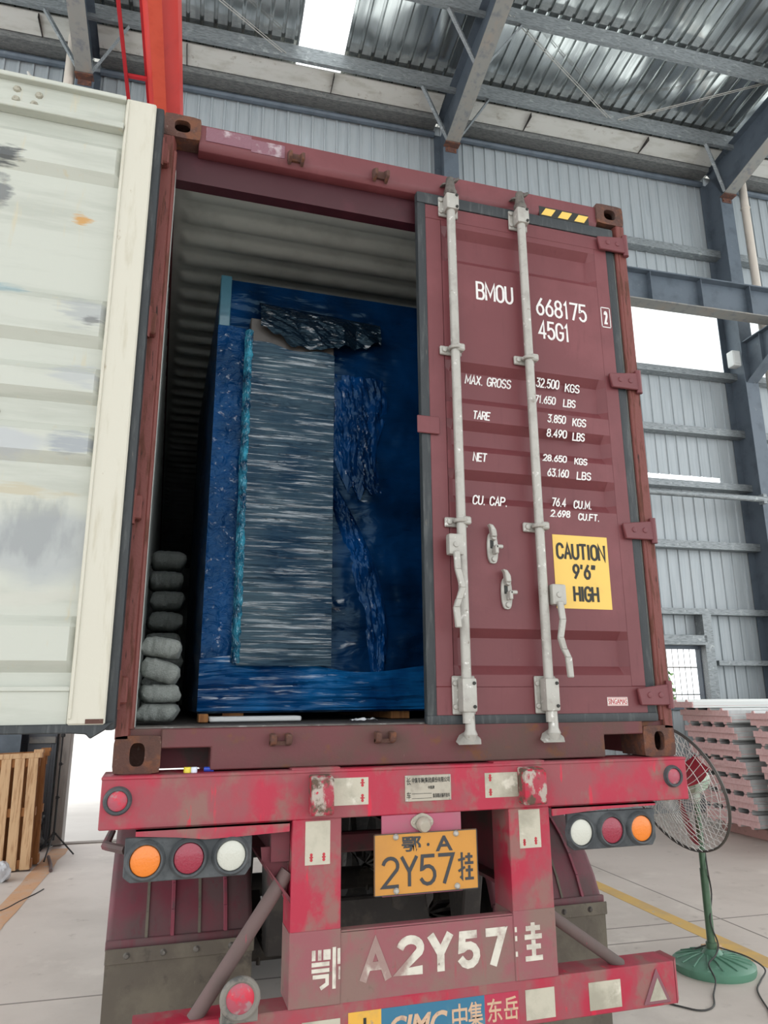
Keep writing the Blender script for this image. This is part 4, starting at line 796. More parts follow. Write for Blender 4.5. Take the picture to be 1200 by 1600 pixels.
def sandbag(seed, cx, cy, cz, w_, l_, h, tilt, name_label):
    m = MB(); rr = random.Random(seed); t = bmesh.new(); n, k = 26, 20; g = []
    for i in range(n + 1):
        a = -1 + 2 * i / n; row = []
        for j in range(k):
            b = 2 * math.pi * j / k
            sa = (1 - abs(a) ** 6) ** .5; px = math.copysign(abs(math.cos(b)) ** .5, math.cos(b)) * w_ / 2 * (.7 + .3 * sa + .1 * abs(a) ** 9); pz = math.copysign(abs(math.sin(b)) ** .7, math.sin(b)) * h / 2 * max(sa, .16) + .012 * (abs(a) ** 7) * math.sin(seed * 2.1 + (3 if a > 0 else 0))
            p = Vector((px, a * l_ / 2, pz)); p *= 1 + .09 * noise.noise(Vector((px * 16 + seed, a * 4, pz * 22))) + .03 * noise.noise(Vector((px * 50, a * 12 + seed, pz * 60))); row.append(t.verts.new(p))
        g.append(row)
    for i in range(n):
        for j in range(k): t.faces.new([g[i][j], g[i][(j + 1) % k], g[i + 1][(j + 1) % k], g[i + 1][j]])
    t.faces.new(g[0]); t.faces.new(g[-1][::-1]); bmesh.ops.recalc_face_normals(t, faces=t.faces)
    m.add(t, Matrix.Translation((cx, cy, cz)) @ Matrix.Rotation(tilt, 4, 'Y') @ Matrix.Rotation(math.radians(90 + rr.uniform(-8, 8)), 4, 'Z')); return solo('sandbag', m, SACK, name_label, 'sandbag', W, 'woven sacks stacked beside the crate')
# front pile, seen from their sides: each is drawn across the gap between wall and crate
for i, (z, h, t, lab) in enumerate(((1.71, .084, .02, 'grey woven sack at the bottom of the front pile by the container floor'), (1.79, .085, -.02, 'grey woven sack second from the bottom of the front pile'), (1.885, .1, .28, 'fat tilted grey woven sack second from the top of the front pile'), (1.985, .095, .12, 'grey woven sack on top of the front pile, catching the light'))):
    sandbag(i + 1, .15, .45, z, .2, .165, h * .93, t, lab)
z = FZ
names = ['at the very bottom', 'second from the bottom', 'third from the bottom', 'fourth from the bottom', 'in the middle', 'third from the top', 'second from the top']
for i in range(8):
    h = .125; lab = 'dim woven sack ' + ['at the foot', 'second up', 'third up', 'fourth up', 'fifth up', 'third from the top', 'second from the top', 'on the very top'][i] + ' of the pile deep in the container'
    sandbag(20 + i, .16 + .01 * ((i * 7) % 3 - 1), 1.75, z + h / 2, .3, .2, h * .9, .04 * ((i * 5) % 3 - 1), lab); z += h
m = MB(); m.prism([(.23, 2.3, FZ), (.29, 2.3, FZ), (.24, 2.5, 2.75), (.19, 2.5, 2.75)], (0, .03, 0)); solo('board', m, FLOORWOOD, 'dim narrow board leaning upright behind the sacks', 'board')
# ================================================================== THE TRAILER
tr = thing('semi_trailer', 'dusty red container trailer with tail lamps and an orange number plate', 'trailer', (CW / 2, 0, 0))
YT = -.05
m = MB(); m.box((-.028, YT, 1.319), (2.445, YT + .012, 1.497), .004); m.box((-.03, YT - .004, 1.486), (2.447, .16, 1.4985), .003); m.box((-.026, YT + .006, 1.3205), (2.443, .12, 1.331))
part('rear_beam', m, TRED, tr)
for a, b in ((.655, .845), (1.50, 1.735)):
    m = MB(); m.box((a, -.045, 1.498), (b, .1, 1.5045), .0); part('support_pad', m, TRED, tr)
for a, b in ((.72, .805), (1.603, 1.703)):
    m = MB(); m.prism([(a, YT, 1.482), (a, YT - .05, 1.478), (a, YT - .07, 1.465), (a, YT - .07, 1.345), (a, YT - .055, 1.337), (a, YT, 1.34)], (b - a, 0, 0), bev=.005)
    part('bump_block', m, mat('chipped_red_block_paint', '#9C3040', .6, 0, [('#A89C92', 16, .47, .54, (1, 1, .6), .7), ('#5A4A3E', 12, .50, .58, (1, 1, 1), .9), ('#B01C38', 20, .55, .62)], .25, 60), tr, 'chipped bump block')
def marker(x, z, r, col, y=YT, board=None):
    m = MB(); m.lathe([(r * .72, .0), (r * .78, .016), (r * .95, .018), (r * 1.05, .008), (r * 1.08, 0)], (x, y, z), (0, -1, 0), 32); o = part('marker_lamp', m, LAMPBOARD, tr)
    m = MB(); m.lathe([(0, .014), (r * .5, .0135), (r * .74, .010)], (x, y, z), (0, -1, 0), 32); part('lens', m, col, o)
marker(.03, 1.416, .046, REDB); marker(2.367, 1.419, .044, REDB)
def sticker(x0, x1, z0, z1, rows, lab, y=YT, txt=True):
    m = MB(); slab(m, x0, x1, z0, z1, y, .0012); o = part('reflective_sticker', m, REFL, tr, lab)
    if txt:
        m = MB()
        for (a, b, c, d) in rows:
            for k in range(3): m.lathe([(0, .0006), (min(.006, (b - a) * .3), .0006), (min(.006, (b - a) * .3), 0)], (a + (b - a) * (.5), y - .0012, c + (d - c) * (k + .5) / 3), (0, -1, 0), 6)
            slab(m, a + (b - a) * .2, b - (b - a) * .2, c + (d - c) * .42, c + (d - c) * .58, y - .0012, .0005)
        part('sticker_print', m, REDINK, o)
sticker(.815, .957, 1.364, 1.464, [(.918, .948, 1.43, 1.458), (.918, .948, 1.374, 1.402)], 'grey reflective sticker beside the bump block')
sticker(1.455, 1.603, 1.366, 1.462, [(1.465, 1.492, 1.43, 1.456), (1.465, 1.492, 1.374, 1.40)], 'grey reflective sticker right of the maker plate')
sticker(.71, .806, 1.16, 1.313, [(.722, .746, 1.172, 1.2), (.77, .794, 1.172, 1.2)], 'grey reflective sticker upright on the post')
sticker(1.60, 1.697, 1.166, 1.313, [(1.61, 1.632, 1.176, 1.2), (1.662, 1.684, 1.178, 1.205)], 'torn grey reflective sticker upright on the post')
m = MB(); slab(m, 1.108, 1.304, 1.366, 1.464, YT, .003, 0, .001)
bp = part('maker_plate', m, ALU, tr, 'small engraved aluminium plate')
m = MB(); yb = YT - .0032
lettering(m, '长', 1.114, 1.132, 1.428, 1.456, yb); lettering(m, '车', 1.114, 1.132, 1.376, 1.402, yb); lettering(m, '中集车辆(集团)股份有限公司', 1.137, 1.298, 1.432, 1.455, yb, .006); lettering(m, '中集牌', 1.205, 1.232, 1.41, 1.423, yb); lettering(m, '集装箱运输半挂车', 1.225, 1.298, 1.377, 1.393, yb)
slab(m, 1.136, 1.22, 1.376, 1.3775, yb, .0006); slab(m, 1.136, 1.22, 1.3935, 1.395, yb, .0006)
part('plate_lettering', m, BLACKINK, bp)
m = MB()
for x in (1.113, 1.299):
    for z in (1.371, 1.459): m.lathe([(0, .003), (.004, .002), (.005, 0)], (x, yb, z), (0, -1, 0), 8)
part('rivet', m, GALV, bp)
m = MB(); m.box((1.012, YT + .004, 1.028), (1.346, YT + .012, 1.3185), .002); part('plate_carrier', m, mat('dusty_pink_red_plate', '#A4566A', .65, 0, [('#94606A', 5, .45, .68), ('#B23A56', 9, .6, .72)]), tr)
m = MB(); pts = []
for k in range(24):
    a = 2 * math.pi * k / 24; pts.append((1.178 + .048 * math.copysign(abs(math.cos(a)) ** 1.5, math.cos(a)), YT + .004, 1.288 + .034 * math.sin(a)))
m.prism(pts, (0, -.008, 0), bev=.002); m.lathe([(0, .035), (.02, .033), (.028, .022), (.03, .006)], (1.180, YT - .003, 1.284), (0, -1, -.3), 20)
for s in (-.036, .036): m.lathe([(0, .006), (.006, .004), (.007, 0)], (1.178 + s, YT - .004, 1.288), (0, -1, 0), 8)
part('plate_lamp', m, ALU, tr)
m = MB(); m.box((.976, YT - .012, 1.035), (1.406, YT - .007, 1.254), .002); lp = part('number_plate', m, PLATE, tr, 'orange number plate')
m = MB()
for a, b in (((.976, 1.035), (1.406, 1.038)), ((.976, 1.251), (1.406, 1.254)), ((.976, 1.035), (.979, 1.254)), ((1.403, 1.035), (1.406, 1.254))): slab(m, a[0], b[0], a[1], b[1], YT - .012, .002)
part('plate_border', m, PLATEINK, lp)
m = MB(); yp = YT - .0125
lettering(m, '鄂', 1.088, 1.168, 1.185, 1.24, yp, .022); lettering(m, 'A', 1.228, 1.30, 1.18, 1.236, yp, .02); m.lathe([(0, .001), (.006, .001), (.006, 0)], (1.197, yp, 1.207), (0, -1, 0), 10)
strokes(m, '2Y57', 1.012, 1.30, 1.066, 1.166, yp, .013, gap=.30)
strokes(m, ['gua_hand'], 1.324, 1.348, 1.07, 1.168, yp, .009); strokes(m, ['gua_earth'], 1.352, 1.384, 1.07, 1.164, yp, .010)
part('plate_lettering', m, PLATEINK, lp)
m = MB()
for x in (1.064, 1.315):
    for z in (1.05, 1.241): m.lathe([(0, .011), (.006, .010), (.011, .005), (.012, 0)], (x, yp, z), (0, -1, 0), 12)
part('plate_bolt', m, GALV, lp)
for a, b in ((.66, .85), (1.557, 1.742)):
    m = MB(); m.box((a, YT, .935), (b, YT + .012, 1.32), .003); m.box((a + .002, YT + .006, .9), (a + .014, .12, 1.318)); m.box((b - .014, YT + .006, .69), (b - .002, .12, 1.318)); part('rear_post', m, TRED, tr)
    m = MB(); m.box((a - .001, YT - .0005, .688), (b + .001, YT + .0125, .938), .003); m.box((a + .0005, YT + .008, .69), (a + .013, .12, .93)); part('post_foot', m, TDUST, tr, 'paler mud-dusted lower post')
m = MB(); m.box((.85, YT + .004, .685), (1.557, YT + .014, .925), .002); m.box((.85, YT + .004, .918), (1.557, YT + .05, .928), .003); m.box((1.39, -.0451, .80), (1.391, -.044, .9)) if 0 else None
bd = part('board', m, TDUST, tr, 'mud-dusted board with large white stencilled number')
m = MB(); yl = YT + .0035
strokes(m, 'A', .938, 1.032, .757, .872, yl, .028); strokes(m, '2', 1.083, 1.163, .768, .874, yl, .030); strokes(m, 'Y', 1.208, 1.282, .762, .876, yl, .030); strokes(m, '5', 1.328, 1.396, .766, .870, yl, .028); strokes(m, '7', 1.442, 1.508, .76, .870, yl, .030)
part('stencil_lettering', m, STENCIL, bd)
m = MB(); yl = YT - .0008
for a, b in ((.742, .756), (.765, .778), (.785, .812)): slab(m, a, b, .838, .872, yl, .0008)
slab(m, .742, .808, .818, .832, yl, .0008); slab(m, .742, .808, .798, .811, yl, .0008)
for p in ([(.75, .785), (.80, .785), (.80, .76), (.778, .748)], [(.826, .874), (.826, .745)]): stroke(m, p, yl, .013, 0, 0, .0008)
slab(m, .838, .849, .82, .872, yl, .0008); slab(m, .842, .849, .77, .812, yl, .0008)
part('stencil_lettering', m, STENCIL, tr, 'white character on the left post')
m = MB(); strokes(m, ['gua_earth'], 1.605, 1.672, .758, .886, yl, .018)
for z in (.83, .862, .775): slab(m, 1.559, 1.568, z, z + .018, yl, .0008)
part('stencil_lettering', m, STENCIL, tr, 'white character on the right post')
m = MB(); m.box((.13, YT, .533), (2.285, YT + .012, .69), .004); m.box((.132, YT + .006, .676), (2.283, .08, .6895)); m.box((.132, YT + .006, .5345), (2.283, .08, .545)); m.prism([(2.285, YT, .533), (2.307, YT + .02, .54), (2.307, .07, .54), (2.285, .08, .533)], (0, 0, .155)); m.box((.131, YT + .008, .536), (.143, .078, .686))
ub = part('underrun_beam', m, TRED, tr)
yu = YT - .0004
for a, b, c in ((1.005, 1.418, BLUEDEC), (.88, 1.005, YELDEC), (1.418, 1.562, REDDEC)):
    m = MB(); slab(m, a, b, .536, .657, yu, .001); part('decal', m, c, ub)
m = MB(); lettering(m, 'CIMC', 1.035, 1.265, .553, .627, yu - .0011, .03, .25); lettering(m, '中', 1.283, 1.345, .553, .640, yu - .0011, .012); lettering(m, '集', 1.348, 1.41, .553, .640, yu - .0011, .012); lettering(m, '东', 1.428, 1.49, .562, .642, yu - .0011, .012); lettering(m, '岳', 1.498, 1.558, .562, .642, yu - .0011, .012)
part('decal_lettering', m, GOLDTX, ub)
m = MB(); lettering(m, '十', .905, .98, .56, .635, yu - .0011, .03); part('decal_lettering', m, BLACKINK, ub)
for a, b, c, d in ((1.592, 1.719, .55, .655), (1.873, 2.02, .552, .651), (.71, .85, .545, .645)):
    m = MB(); slab(m, a, b, c, d, yu, .0012); part('reflective_sticker', m, REFL, ub)
m = MB(); m.prism([(2.121, yu, .545), (2.25, yu, .545), (2.191, yu, .674)], (0, -.008, 0), bev=.003); part('triangle_frame', m, mat('mauve_dusty_frame', '#7C5058', .6), ub)
m = MB(); m.prism([(2.146, yu - .008, .558), (2.228, yu - .008, .558), (2.19, yu - .008, .640)], (0, -.002, 0)); part('triangle_reflector', m, REFL, ub)
for (x0, x1), lx, cols, lab in (((.066, .511), (.138, .287, .436), (AMBER, REDL, CLEAR), 'black lamp board under the open white door'), ((1.826, 2.255), (1.881, 2.03, 2.176), (CLEAR, REDL, AMBER), 'black lamp board beside the fan')):
    zt = 1.29; zb_ = 1.143
    m = MB(); m.prism([(x0, YT, zb_ + .02), (x0 + .025, YT, zb_), (x1 - .02, YT, zb_), (x1, YT, zb_ + .03), (x1, YT, zt), (x0, YT, zt)], (0, .02, 0), bev=.003); m.box((x0 + .03, YT + .02, zb_ + .03), (x1 - .03, YT + .06, zt - .02), .01)
    lb = part('lamp_board', m, LAMPBOARD, tr, lab)
    for x, c in zip(lx, cols):
        m = MB(); m.lathe([(.052, .0), (.054, .018), (.060, .02), (.066, .008), (.07, 0)], (x, YT, 1.214), (0, -1, 0), 36); part('lamp_rim', m, LAMPBOARD, lb)
        m = MB(); m.lathe([(0, .018), (.03, .017), (.05, .012), (.053, .006)], (x, YT, 1.214), (0, -1, 0), 36); part('lamp_lens', m, c, lb)
for pts, lab in (([(.1, 1.318), (.648, 1.318), (.648, 1.284), (.45, 1.276), (.34, 1.274), (.24, 1.286), (.1, 1.296)], 'bent red visor over the lamps'), ([(1.75, 1.318), (2.255, 1.318), (2.255, 1.304), (2.0, 1.30), (1.75, 1.284)], 'narrow visor over the lamps')):
    m = MB(); m.prism([(x, YT - .012, z) for x, z in pts], (0, .008, 0)); m.prism([(pts[0][0], YT - .012, 1.318), (pts[0][0], YT - .012, 1.312), (pts[0][0], .06, 1.312), (pts[0][0], .06, 1.318)], (pts[1][0] - pts[0][0], 0, 0)); part('lamp_visor', m, TRED, tr, lab)
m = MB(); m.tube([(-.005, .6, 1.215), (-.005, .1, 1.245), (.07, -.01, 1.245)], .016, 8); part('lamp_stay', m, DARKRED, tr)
# low round lamp on its bracket
m = MB(); m.box((.418, -.105, .69), (.545, -.095, .79), .003); m.box((.418, -.1, .688), (.545, -.05, .696)); m.torus((.481, -.112, .768), (0, 1, 0), .058, .012, 36, 10); rl = part('fog_lamp', m, mat('grey_dusty_lamp_rim', '#77736C', .7, 0, [('#4A4A48', 10, .5, .65)]), tr, 'round lamp on the bumper under the strut')
m = MB(); m.lathe([(0, .02), (.03, .018), (.052, .008), (.055, 0)], (.481, -.108, .768), (0, -1, 0), 36); part('lamp_lens', m, REDB, rl)
m = MB(); m.tube([(.655, -.0, 1.135), (.335, .0, .68)], .027, 14); part('strut', m, STRUT, tr)
m = MB(); m.tube([(1.735, .0, .905), (2.06, .0, .684)], .024, 14); part('strut', m, STRUT, tr)
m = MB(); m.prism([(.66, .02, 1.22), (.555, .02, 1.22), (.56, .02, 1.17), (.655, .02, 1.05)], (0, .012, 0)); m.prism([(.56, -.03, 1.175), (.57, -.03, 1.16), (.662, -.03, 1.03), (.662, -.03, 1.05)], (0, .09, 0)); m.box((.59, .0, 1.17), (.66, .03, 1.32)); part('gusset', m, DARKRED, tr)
for a in (0.0, 1.815):                                         # fenders over the rear wheels, ribs, flaps
    b = a + .627; yc, zc, Rf = 1.36, .5, .70; pr = []
    for k in range(15):
        t = math.radians(159 - k * 9.2); pr.append((yc + Rf * math.cos(t), zc + Rf * math.sin(t)))
    pr.append((yc + Rf * math.cos(math.radians(20)), zc + Rf * math.sin(math.radians(20))))
    m = MB()
    xs = [a, a + .012, a + .025] + [a + .025 + (b - a - .05) * i / 6 for i in range(1, 6)] + [b - .025, b - .012, b]
    def rr_(x):
        e = min(x - a, b - x); return -.02 * max(0, 1 - e / .025) ** 2
    for (y0, z0), (y1, z1) in zip(pr, pr[1:]):
        for p, q in zip(xs, xs[1:]):
            def P(x, y, z): d = Vector((0, y - yc, z - zc)).normalized() * rr_(x); return Vector((x, y, z)) + d
            m.poly([P(p, y0, z0), P(q, y0, z0), P(q, y1, z1), P(p, y1, z1)])
    m.box((a, pr[0][0] - .012, pr[0][1] - .03), (b, pr[0][0] + .01, pr[0][1] + .012), .004)
    bmesh.ops.remove_doubles(m.bm, verts=m.bm.verts, dist=1e-5)
    fe = part('fender', m, TFEND, tr, None, 50)
    for x in (a + .275, a + .505):
        m = MB()
        for (y0, z0), (y1, z1) in zip(pr[:9], pr[1:10]):
            d = Vector((0, y0 - yc, z0 - zc)).normalized() * .012
            m.prism([(x - .009, y0, z0), (x + .009, y0, z0), (x + .006, y0 + d.y, z0 + d.z), (x - .006, y0 + d.y, z0 + d.z)], (0, y1 - y0, z1 - z0))
        part('fender_rib', m, TRIB, fe)
    for x in (a + .165, a + .39):
        m = MB()
        for (y0, z0), (y1, z1) in zip(pr[:9], pr[1:10]):
            d = Vector((0, y0 - yc, z0 - zc)).normalized() * .006
            m.prism([(x - .006, y0, z0), (x + .006, y0, z0), (x + .006, y0 + d.y, z0 + d.z), (x - .006, y0 + d.y, z0 + d.z)], (0, y1 - y0, z1 - z0))
        part('fender_groove', m, FLAP, fe)
    yf = pr[0][0] - .02; m = MB(); m.grid(lambda u, v: Vector((a + .004 + (b - a - .008) * u, yf + .006 * math.sin(u * 5) * (1 - v) + .012 * (1 - v), .17 + .555 * v)), 8, 8); m.grid(lambda u, v: Vector((a + .004 + (b - a - .008) * (1 - u), yf + .008 + .006 * math.sin((1 - u) * 5) * (1 - v) + .012 * (1 - v), .17 + .555 * v)), 8, 8)
    fl = part('mud_flap', m, FLAP, tr)
    m = MB(); m.box((a + .002, yf - .008, .675), (b + .004, yf - .001, .735), .003); part('clamp_bar', m, FLAP, fl)
    for x in (.09, .24, .38, .53):
        m = MB(); m.lathe([(0, .012), (.008, .011), (.011, .004), (.015, .0)], (a + x, yf - .008, .706), (0, -1, 0), 10); part('bolt', m, DARKCAM, fl)
for x in (.755, 1.66):                                          # running gear in the shade
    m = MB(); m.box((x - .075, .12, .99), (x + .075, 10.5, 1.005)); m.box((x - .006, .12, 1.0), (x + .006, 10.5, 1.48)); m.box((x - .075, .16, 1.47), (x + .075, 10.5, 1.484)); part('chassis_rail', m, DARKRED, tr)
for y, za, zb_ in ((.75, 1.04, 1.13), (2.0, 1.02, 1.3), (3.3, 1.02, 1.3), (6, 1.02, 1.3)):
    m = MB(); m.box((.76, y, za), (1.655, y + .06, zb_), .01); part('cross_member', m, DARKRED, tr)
for y in (1.36, 2.67, 3.98):
    m = MB(); m.tube([(.3, y, .5), (2.14, y, .5)], .075, 14); part('axle', m, DARK, tr)
    for x in (.03, .335, 1.78, 2.085):
        m = MB(); m.lathe([(.28, .0), (.46, .0), (.505, .035), (.515, .08), (.515, .2), (.505, .245), (.46, .28), (.28, .28)], (x + (0 if x < 1 else .04), y, .515), (1, 0, 0), 36); w_ = part('tyre', m, TYRE, tr)
        m = MB(); m.lathe([(0, .12), (.12, .12), (.2, .06), (.27, .05), (.285, .02), (.285, .26), (0, .2)], (x + (0 if x < 1 else .04), y, .515), (1, 0, 0), 24); part('wheel_rim', m, DARKCAM, w_)
    for x in (.70, 1.66):
        m = MB(); 
        for k in range(5): m.prism([(x, y - .55 + k * .07, .64 + .02 * k - .03), (x, y, .60 - .016 * k), (x, y + .55 - k * .07, .64 + .02 * k - .03), (x, y + .55 - k * .07, .655 + .02 * k - .03), (x, y, .615 - .016 * k), (x, y - .55 + k * .07, .655 + .02 * k - .03)], (.08, 0, 0))
        m.box((x - .01, y - .06, .50), (x + .09, y + .06, .56)); m.tube([(x + .04, y - .05, .42), (x + .04, y - .05, .66)], .012, 6); m.tube([(x + .04, y + .05, .42), (x + .04, y + .05, .66)], .012, 6)
        part('leaf_spring', m, DARK, tr)
        m = MB(); m.prism([(x - .01, y - .72, 1.0), (x - .01, y - .42, 1.0), (x - .01, y - .50, .64), (x - .01, y - .62, .62)], (.1, 0, 0), bev=.01); part('spring_hanger', m, DARK, tr)
for x in (1.0, 1.42):
    m = MB(); m.lathe([(0, 0), (.06, .0), (.085, .03), (.085, .12), (.07, .15), (0, .16)], (x, .95, .86), (.2, 1, 0), 20); m.box((x - .02, 1.05, .5), (x + .02, 1.1, .86)); part('brake_chamber', m, DARK, tr)
m = MB(); m.prism([(1.24, .6, .98), (1.34, .6, .98), (1.335, .6, .84), (1.30, .6, .80), (1.26, .6, .82)], (0, .02, 0), bev=.004); m.prism([(1.40, .6, 1.0), (1.46, .6, 1.0), (1.46, .6, .84), (1.43, .6, .80)], (0, .02, 0), bev=.004); m.box((1.33, .58, .86), (1.42, .64, .95), .012); part('valve_bracket', m, DARK, tr)
m = MB(); m.tube([(.89, .5, .95), (.90, .55, .85), (.91, .6, .78), (1.0, .9, .8)], .014, 8); m.tube([(.905, .48, .97), (.915, .53, .87), (.93, .6, .76)], .014, 8); part('air_hose', m, BLACK, tr)
m = MB(); m.box((.86, .9, .60), (1.55, .96, .80), .01); part('axle_beam', m, DARK, tr)
# small things lying on the beam under the container
for c, r, x, y, col, lab in (('bottle_cap', .014, .268, .01, mat('yellow_plastic', '#E0D040', .4), 'yellow cap on the trailer beam under the container'), ('bottle_cap', .012, .292, .005, mat('pale_plastic', '#D8E0EE', .4), 'white cap on the trailer beam beside the yellow one')):
    m = MB(); m.lathe([(0, .02), (r * .9, .02), (r, .016), (r, 0), (0, 0)], (x, y, 1.498), (0, 0, 1), 16); solo(c, m, col, lab, 'cap')
m = MB(); m.tube([(.33, .02, 1.5075), (.365, .012, 1.5075)], .009, 10); solo('battery', m, mat('blue_plastic', '#2A48B0', .35), 'small blue cylinder on the trailer beam right of the caps', 'small cylinder')
# ================================================================== THE FAN
fx, fy = 3.81, 1.61
fan = thing('pedestal_fan', 'green pedestal fan with wire guard and crimson blades right of the trailer', 'fan', (fx, fy, 0))
m = MB(); m.lathe([(0, 0), (.255, 0), (.262, .02), (.262, .045), (.245, .06), (.16, .082), (.07, .10), (.045, .13), (.0, .13)], (fx, fy, .0), (0, 0, 1), 40)
for k in range(16):
    a = 2 * math.pi * k / 16; p = Vector((fx + .07 * math.cos(a), fy + .07 * math.sin(a), .10)); q = Vector((fx + .235 * math.cos(a + .35), fy + .235 * math.sin(a + .35), .063)); m.tube([p, (p + q) / 2 + Vector((0, 0, .006)), q], .006, 6)
part('base', m, GREENB, fan)
m = MB(); m.tube([(fx, fy, .12), (fx, fy, .62)], .026, 14); m.tube([(fx, fy, .6), (fx, fy, 1.08)], .021, 14); m.lathe([(.026, 0), (.036, 0), (.036, .05), (.026, .05)], (fx, fy, .115), (0, 0, 1), 16); part('pole', m, GREEN, fan)
AX = Vector((-.955, -.10, -.28)).normalized(); HC = Vector((fx - .02, fy, 1.195)); BC = HC + AX * .155
m = MB(); m.lathe([(0, -.11), (.05, -.11), (.085, -.085), (.095, -.05), (.095, .03), (.085, .06), (.05, .075), (.02, .09), (.018, .16), (0, .16)], HC, AX, 28)
for k in range(14):
    a = 2 * math.pi * k / 14; x = AX.orthogonal().normalized(); y = AX.cross(x); d = x * math.cos(a) + y * math.sin(a); m.tube([HC + d * .095 - AX * .05, HC + d * .095 + AX * .03], .005, 6)
m.box((fx - .035, fy - .03, 1.05), (fx + .02, fy + .03, 1.13), .01); m.tube([(fx, fy, 1.06), (fx - .01, fy, 1.14)], .03, 12)
part('motor', m, MOTORG, fan)
m = MB(); m.lathe([(0, .03), (.04, .028), (.055, .01), (.055, -.03), (0, -.03)], BC, AX, 20); part('hub', m, CHROME, fan)
ex = Vector((0, 0, 1)); ex = (ex - AX * ex.dot(AX)).normalized(); ey = AX.cross(ex)
for k in range(3):
    m = MB(); a0 = math.radians(178 + 120 * k); rows = []
    for i in range(9):
        r_ = .045 + .33 * i / 8; wdt = .06 + .09 * math.sin(min(1, i / 8 * 1.1) * 2.4); tw = .55 - .03 * i
        row = []
        for j in range(5):
            s_ = (j / 4 - .5) * wdt; dirr = ex * math.cos(a0) + ey * math.sin(a0); tan = -ex * math.sin(a0) + ey * math.cos(a0)
            row.append(BC + dirr * r_ + tan * (s_ * math.cos(tw) + .03 * (i / 8) ** 2) + AX * (s_ * math.sin(tw) + .012 * (1 - (2 * j / 4 - 1) ** 2)))
        rows.append(row)
    for off in (0, .003):
        g = [[m.bm.verts.new(p + AX * off) for p in row] for row in rows]
        for i in range(8):
            for j in range(4): m.bm.faces.new([g[i][j], g[i + 1][j], g[i + 1][j + 1], g[i][j + 1]])
    part('blade', m, BLADE, fan)
GR = .432
def gpt(r_, a, side): d = ex * math.cos(a) + ey * math.sin(a); t = r_ / GR; return BC + d * r_ + AX * side * (.10 * (1 - t ** 2.2) + .012)
for side in (1, -1):
    m = MB(); n = 48
    for k in range(n):
        a = 2 * math.pi * k / n; m.tube([gpt(.06, a, side), gpt(.16, a + .10, side), gpt(.28, a + .2, side), gpt(.38, a + .27, side), gpt(GR - .002, a + .31, side)], .0023, 5, 0, False)
    for r_ in (.13, .22, .31, .385):
        c = BC + AX * side * (.10 * (1 - (r_ / GR) ** 2.2) + .012); m.torus(c, AX, r_, .0024, 48, 5)
    m.lathe([(0, .008), (.055, .006), (.062, 0), (0, 0)], BC + AX * side * .112, AX * side, 20)
    part('guard', m, CHROME, fan)
m = MB(); m.torus(BC, AX, GR, .0075, 72, 8); m.torus(BC + AX * .012, AX, GR, .005, 72, 8); part('guard_rim', m, RIM, fan)
m = MB()
pts = [(fx + .03, fy + .02, 1.03), (fx + .05, fy + .03, .8), (fx + .0, fy - .04, .62), (fx + .06, fy + .02, .45), (fx - .02, fy - .04, .3), (fx + .03, fy - .03, .16), (fx - .05, fy - .09, .115), (fx - .14, fy - .13, .085), (3.62, 1.37, .035), (3.50, 1.25, .008), (3.38, 1.11, .006), (3.27, 1.08, .006), (3.19, 1.17, .006), (3.05, 1.4, .006)]
def smooth(p, n=6):
    p = [Vector(q) for q in p]; o = []
    for i in range(len(p) - 1):
        a, b, c, d = p[max(i - 1, 0)], p[i], p[i + 1], p[min(i + 2, len(p) - 1)]
        for k in range(n):
            t = k / n; o.append(.5 * ((2 * b) + (c - a) * t + (2 * a - 5 * b + 4 * c - d) * t * t + (3 * b - a - 3 * c + d) * t ** 3))
    return o + [p[-1]]
m.tube(smooth(pts), .005, 8); part('power_cord', m, CORD, fan)
m = MB(); m.tube(smooth([(3.60, 1.80, .008), (3.70, 1.74, .072), (3.84, 1.70, .118), (3.93, 1.63, .105), (4.02, 1.52, .08), (4.07, 1.44, .03), (3.95, 1.35, .007), (3.80, 1.22, .007), (3.66, 1.0, .007), (3.5, .7, .007), (3.5, .2, .007)]), .005, 8); solo('extension_cable', m, CORD, 'black cable trailing over the fan base and off to the right', 'cable')
m = MB(); m.box((4.02, 1.92, 0), (4.15, 1.99, .03), .004); solo('wood_block', m, WOOD, 'small pale wood offcut on the floor behind the fan base', 'wood block')
# ================================================================== STACKS OF SANDWICH PANELS
def panel_meshes():
    """foam core with metal skins: ribs on one side (up), flat on the other; length along u from 0, width along v"""
    L_, Wd, t = 3.2, .97, .072
    pr = []; nrib = 4
    for k in range(nrib):
        c = Wd * (k + .5) / nrib; pr += [(c - .030, 0), (c - .014, .028), (c + .014, .028), (c + .030, 0)]
    top = [(0, 0)] + pr + [(Wd, 0)]
    a = MB()
    a.prism([(.0, p[0], t + p[1]) for p in top] + [(.0, Wd, 0), (0, 0, 0)], (L_, 0, 0))
    core = a.mesh('foam_core', PINK)
    b = MB()
    out = [(-.004, t * .35)] + [(-.004, t + .0015)] + [(p[0], t + p[1] + .0015) for p in pr] + [(Wd + .004, t + .0015), (Wd + .004, t * .6)]
    for p, q in zip(out, out[1:]):
        b.poly([(.012, p[0], p[1]), (L_, p[0], p[1]), (L_, q[0], q[1]), (.012, q[0], q[1])])
    out = [(-.0055, t * .30), (-.0055, -.0015), (Wd + .0055, -.0015), (Wd + .0055, t * .5)]
    for p, q in zip(out, out[1:]): b.poly([(.012, p[0], p[1]), (L_, p[0], p[1]), (L_, q[0], q[1]), (.012, q[0], q[1])])
    skin = b.mesh('metal_skin', SKIN); return core, skin, t
CORE, SKN, TP = panel_meshes()
cm = CORE.copy(); cm.transform(Matrix.Translation((0, .97, TP)) @ Matrix.Rotation(math.pi, 4, 'X')); CORED = cm      # turned over
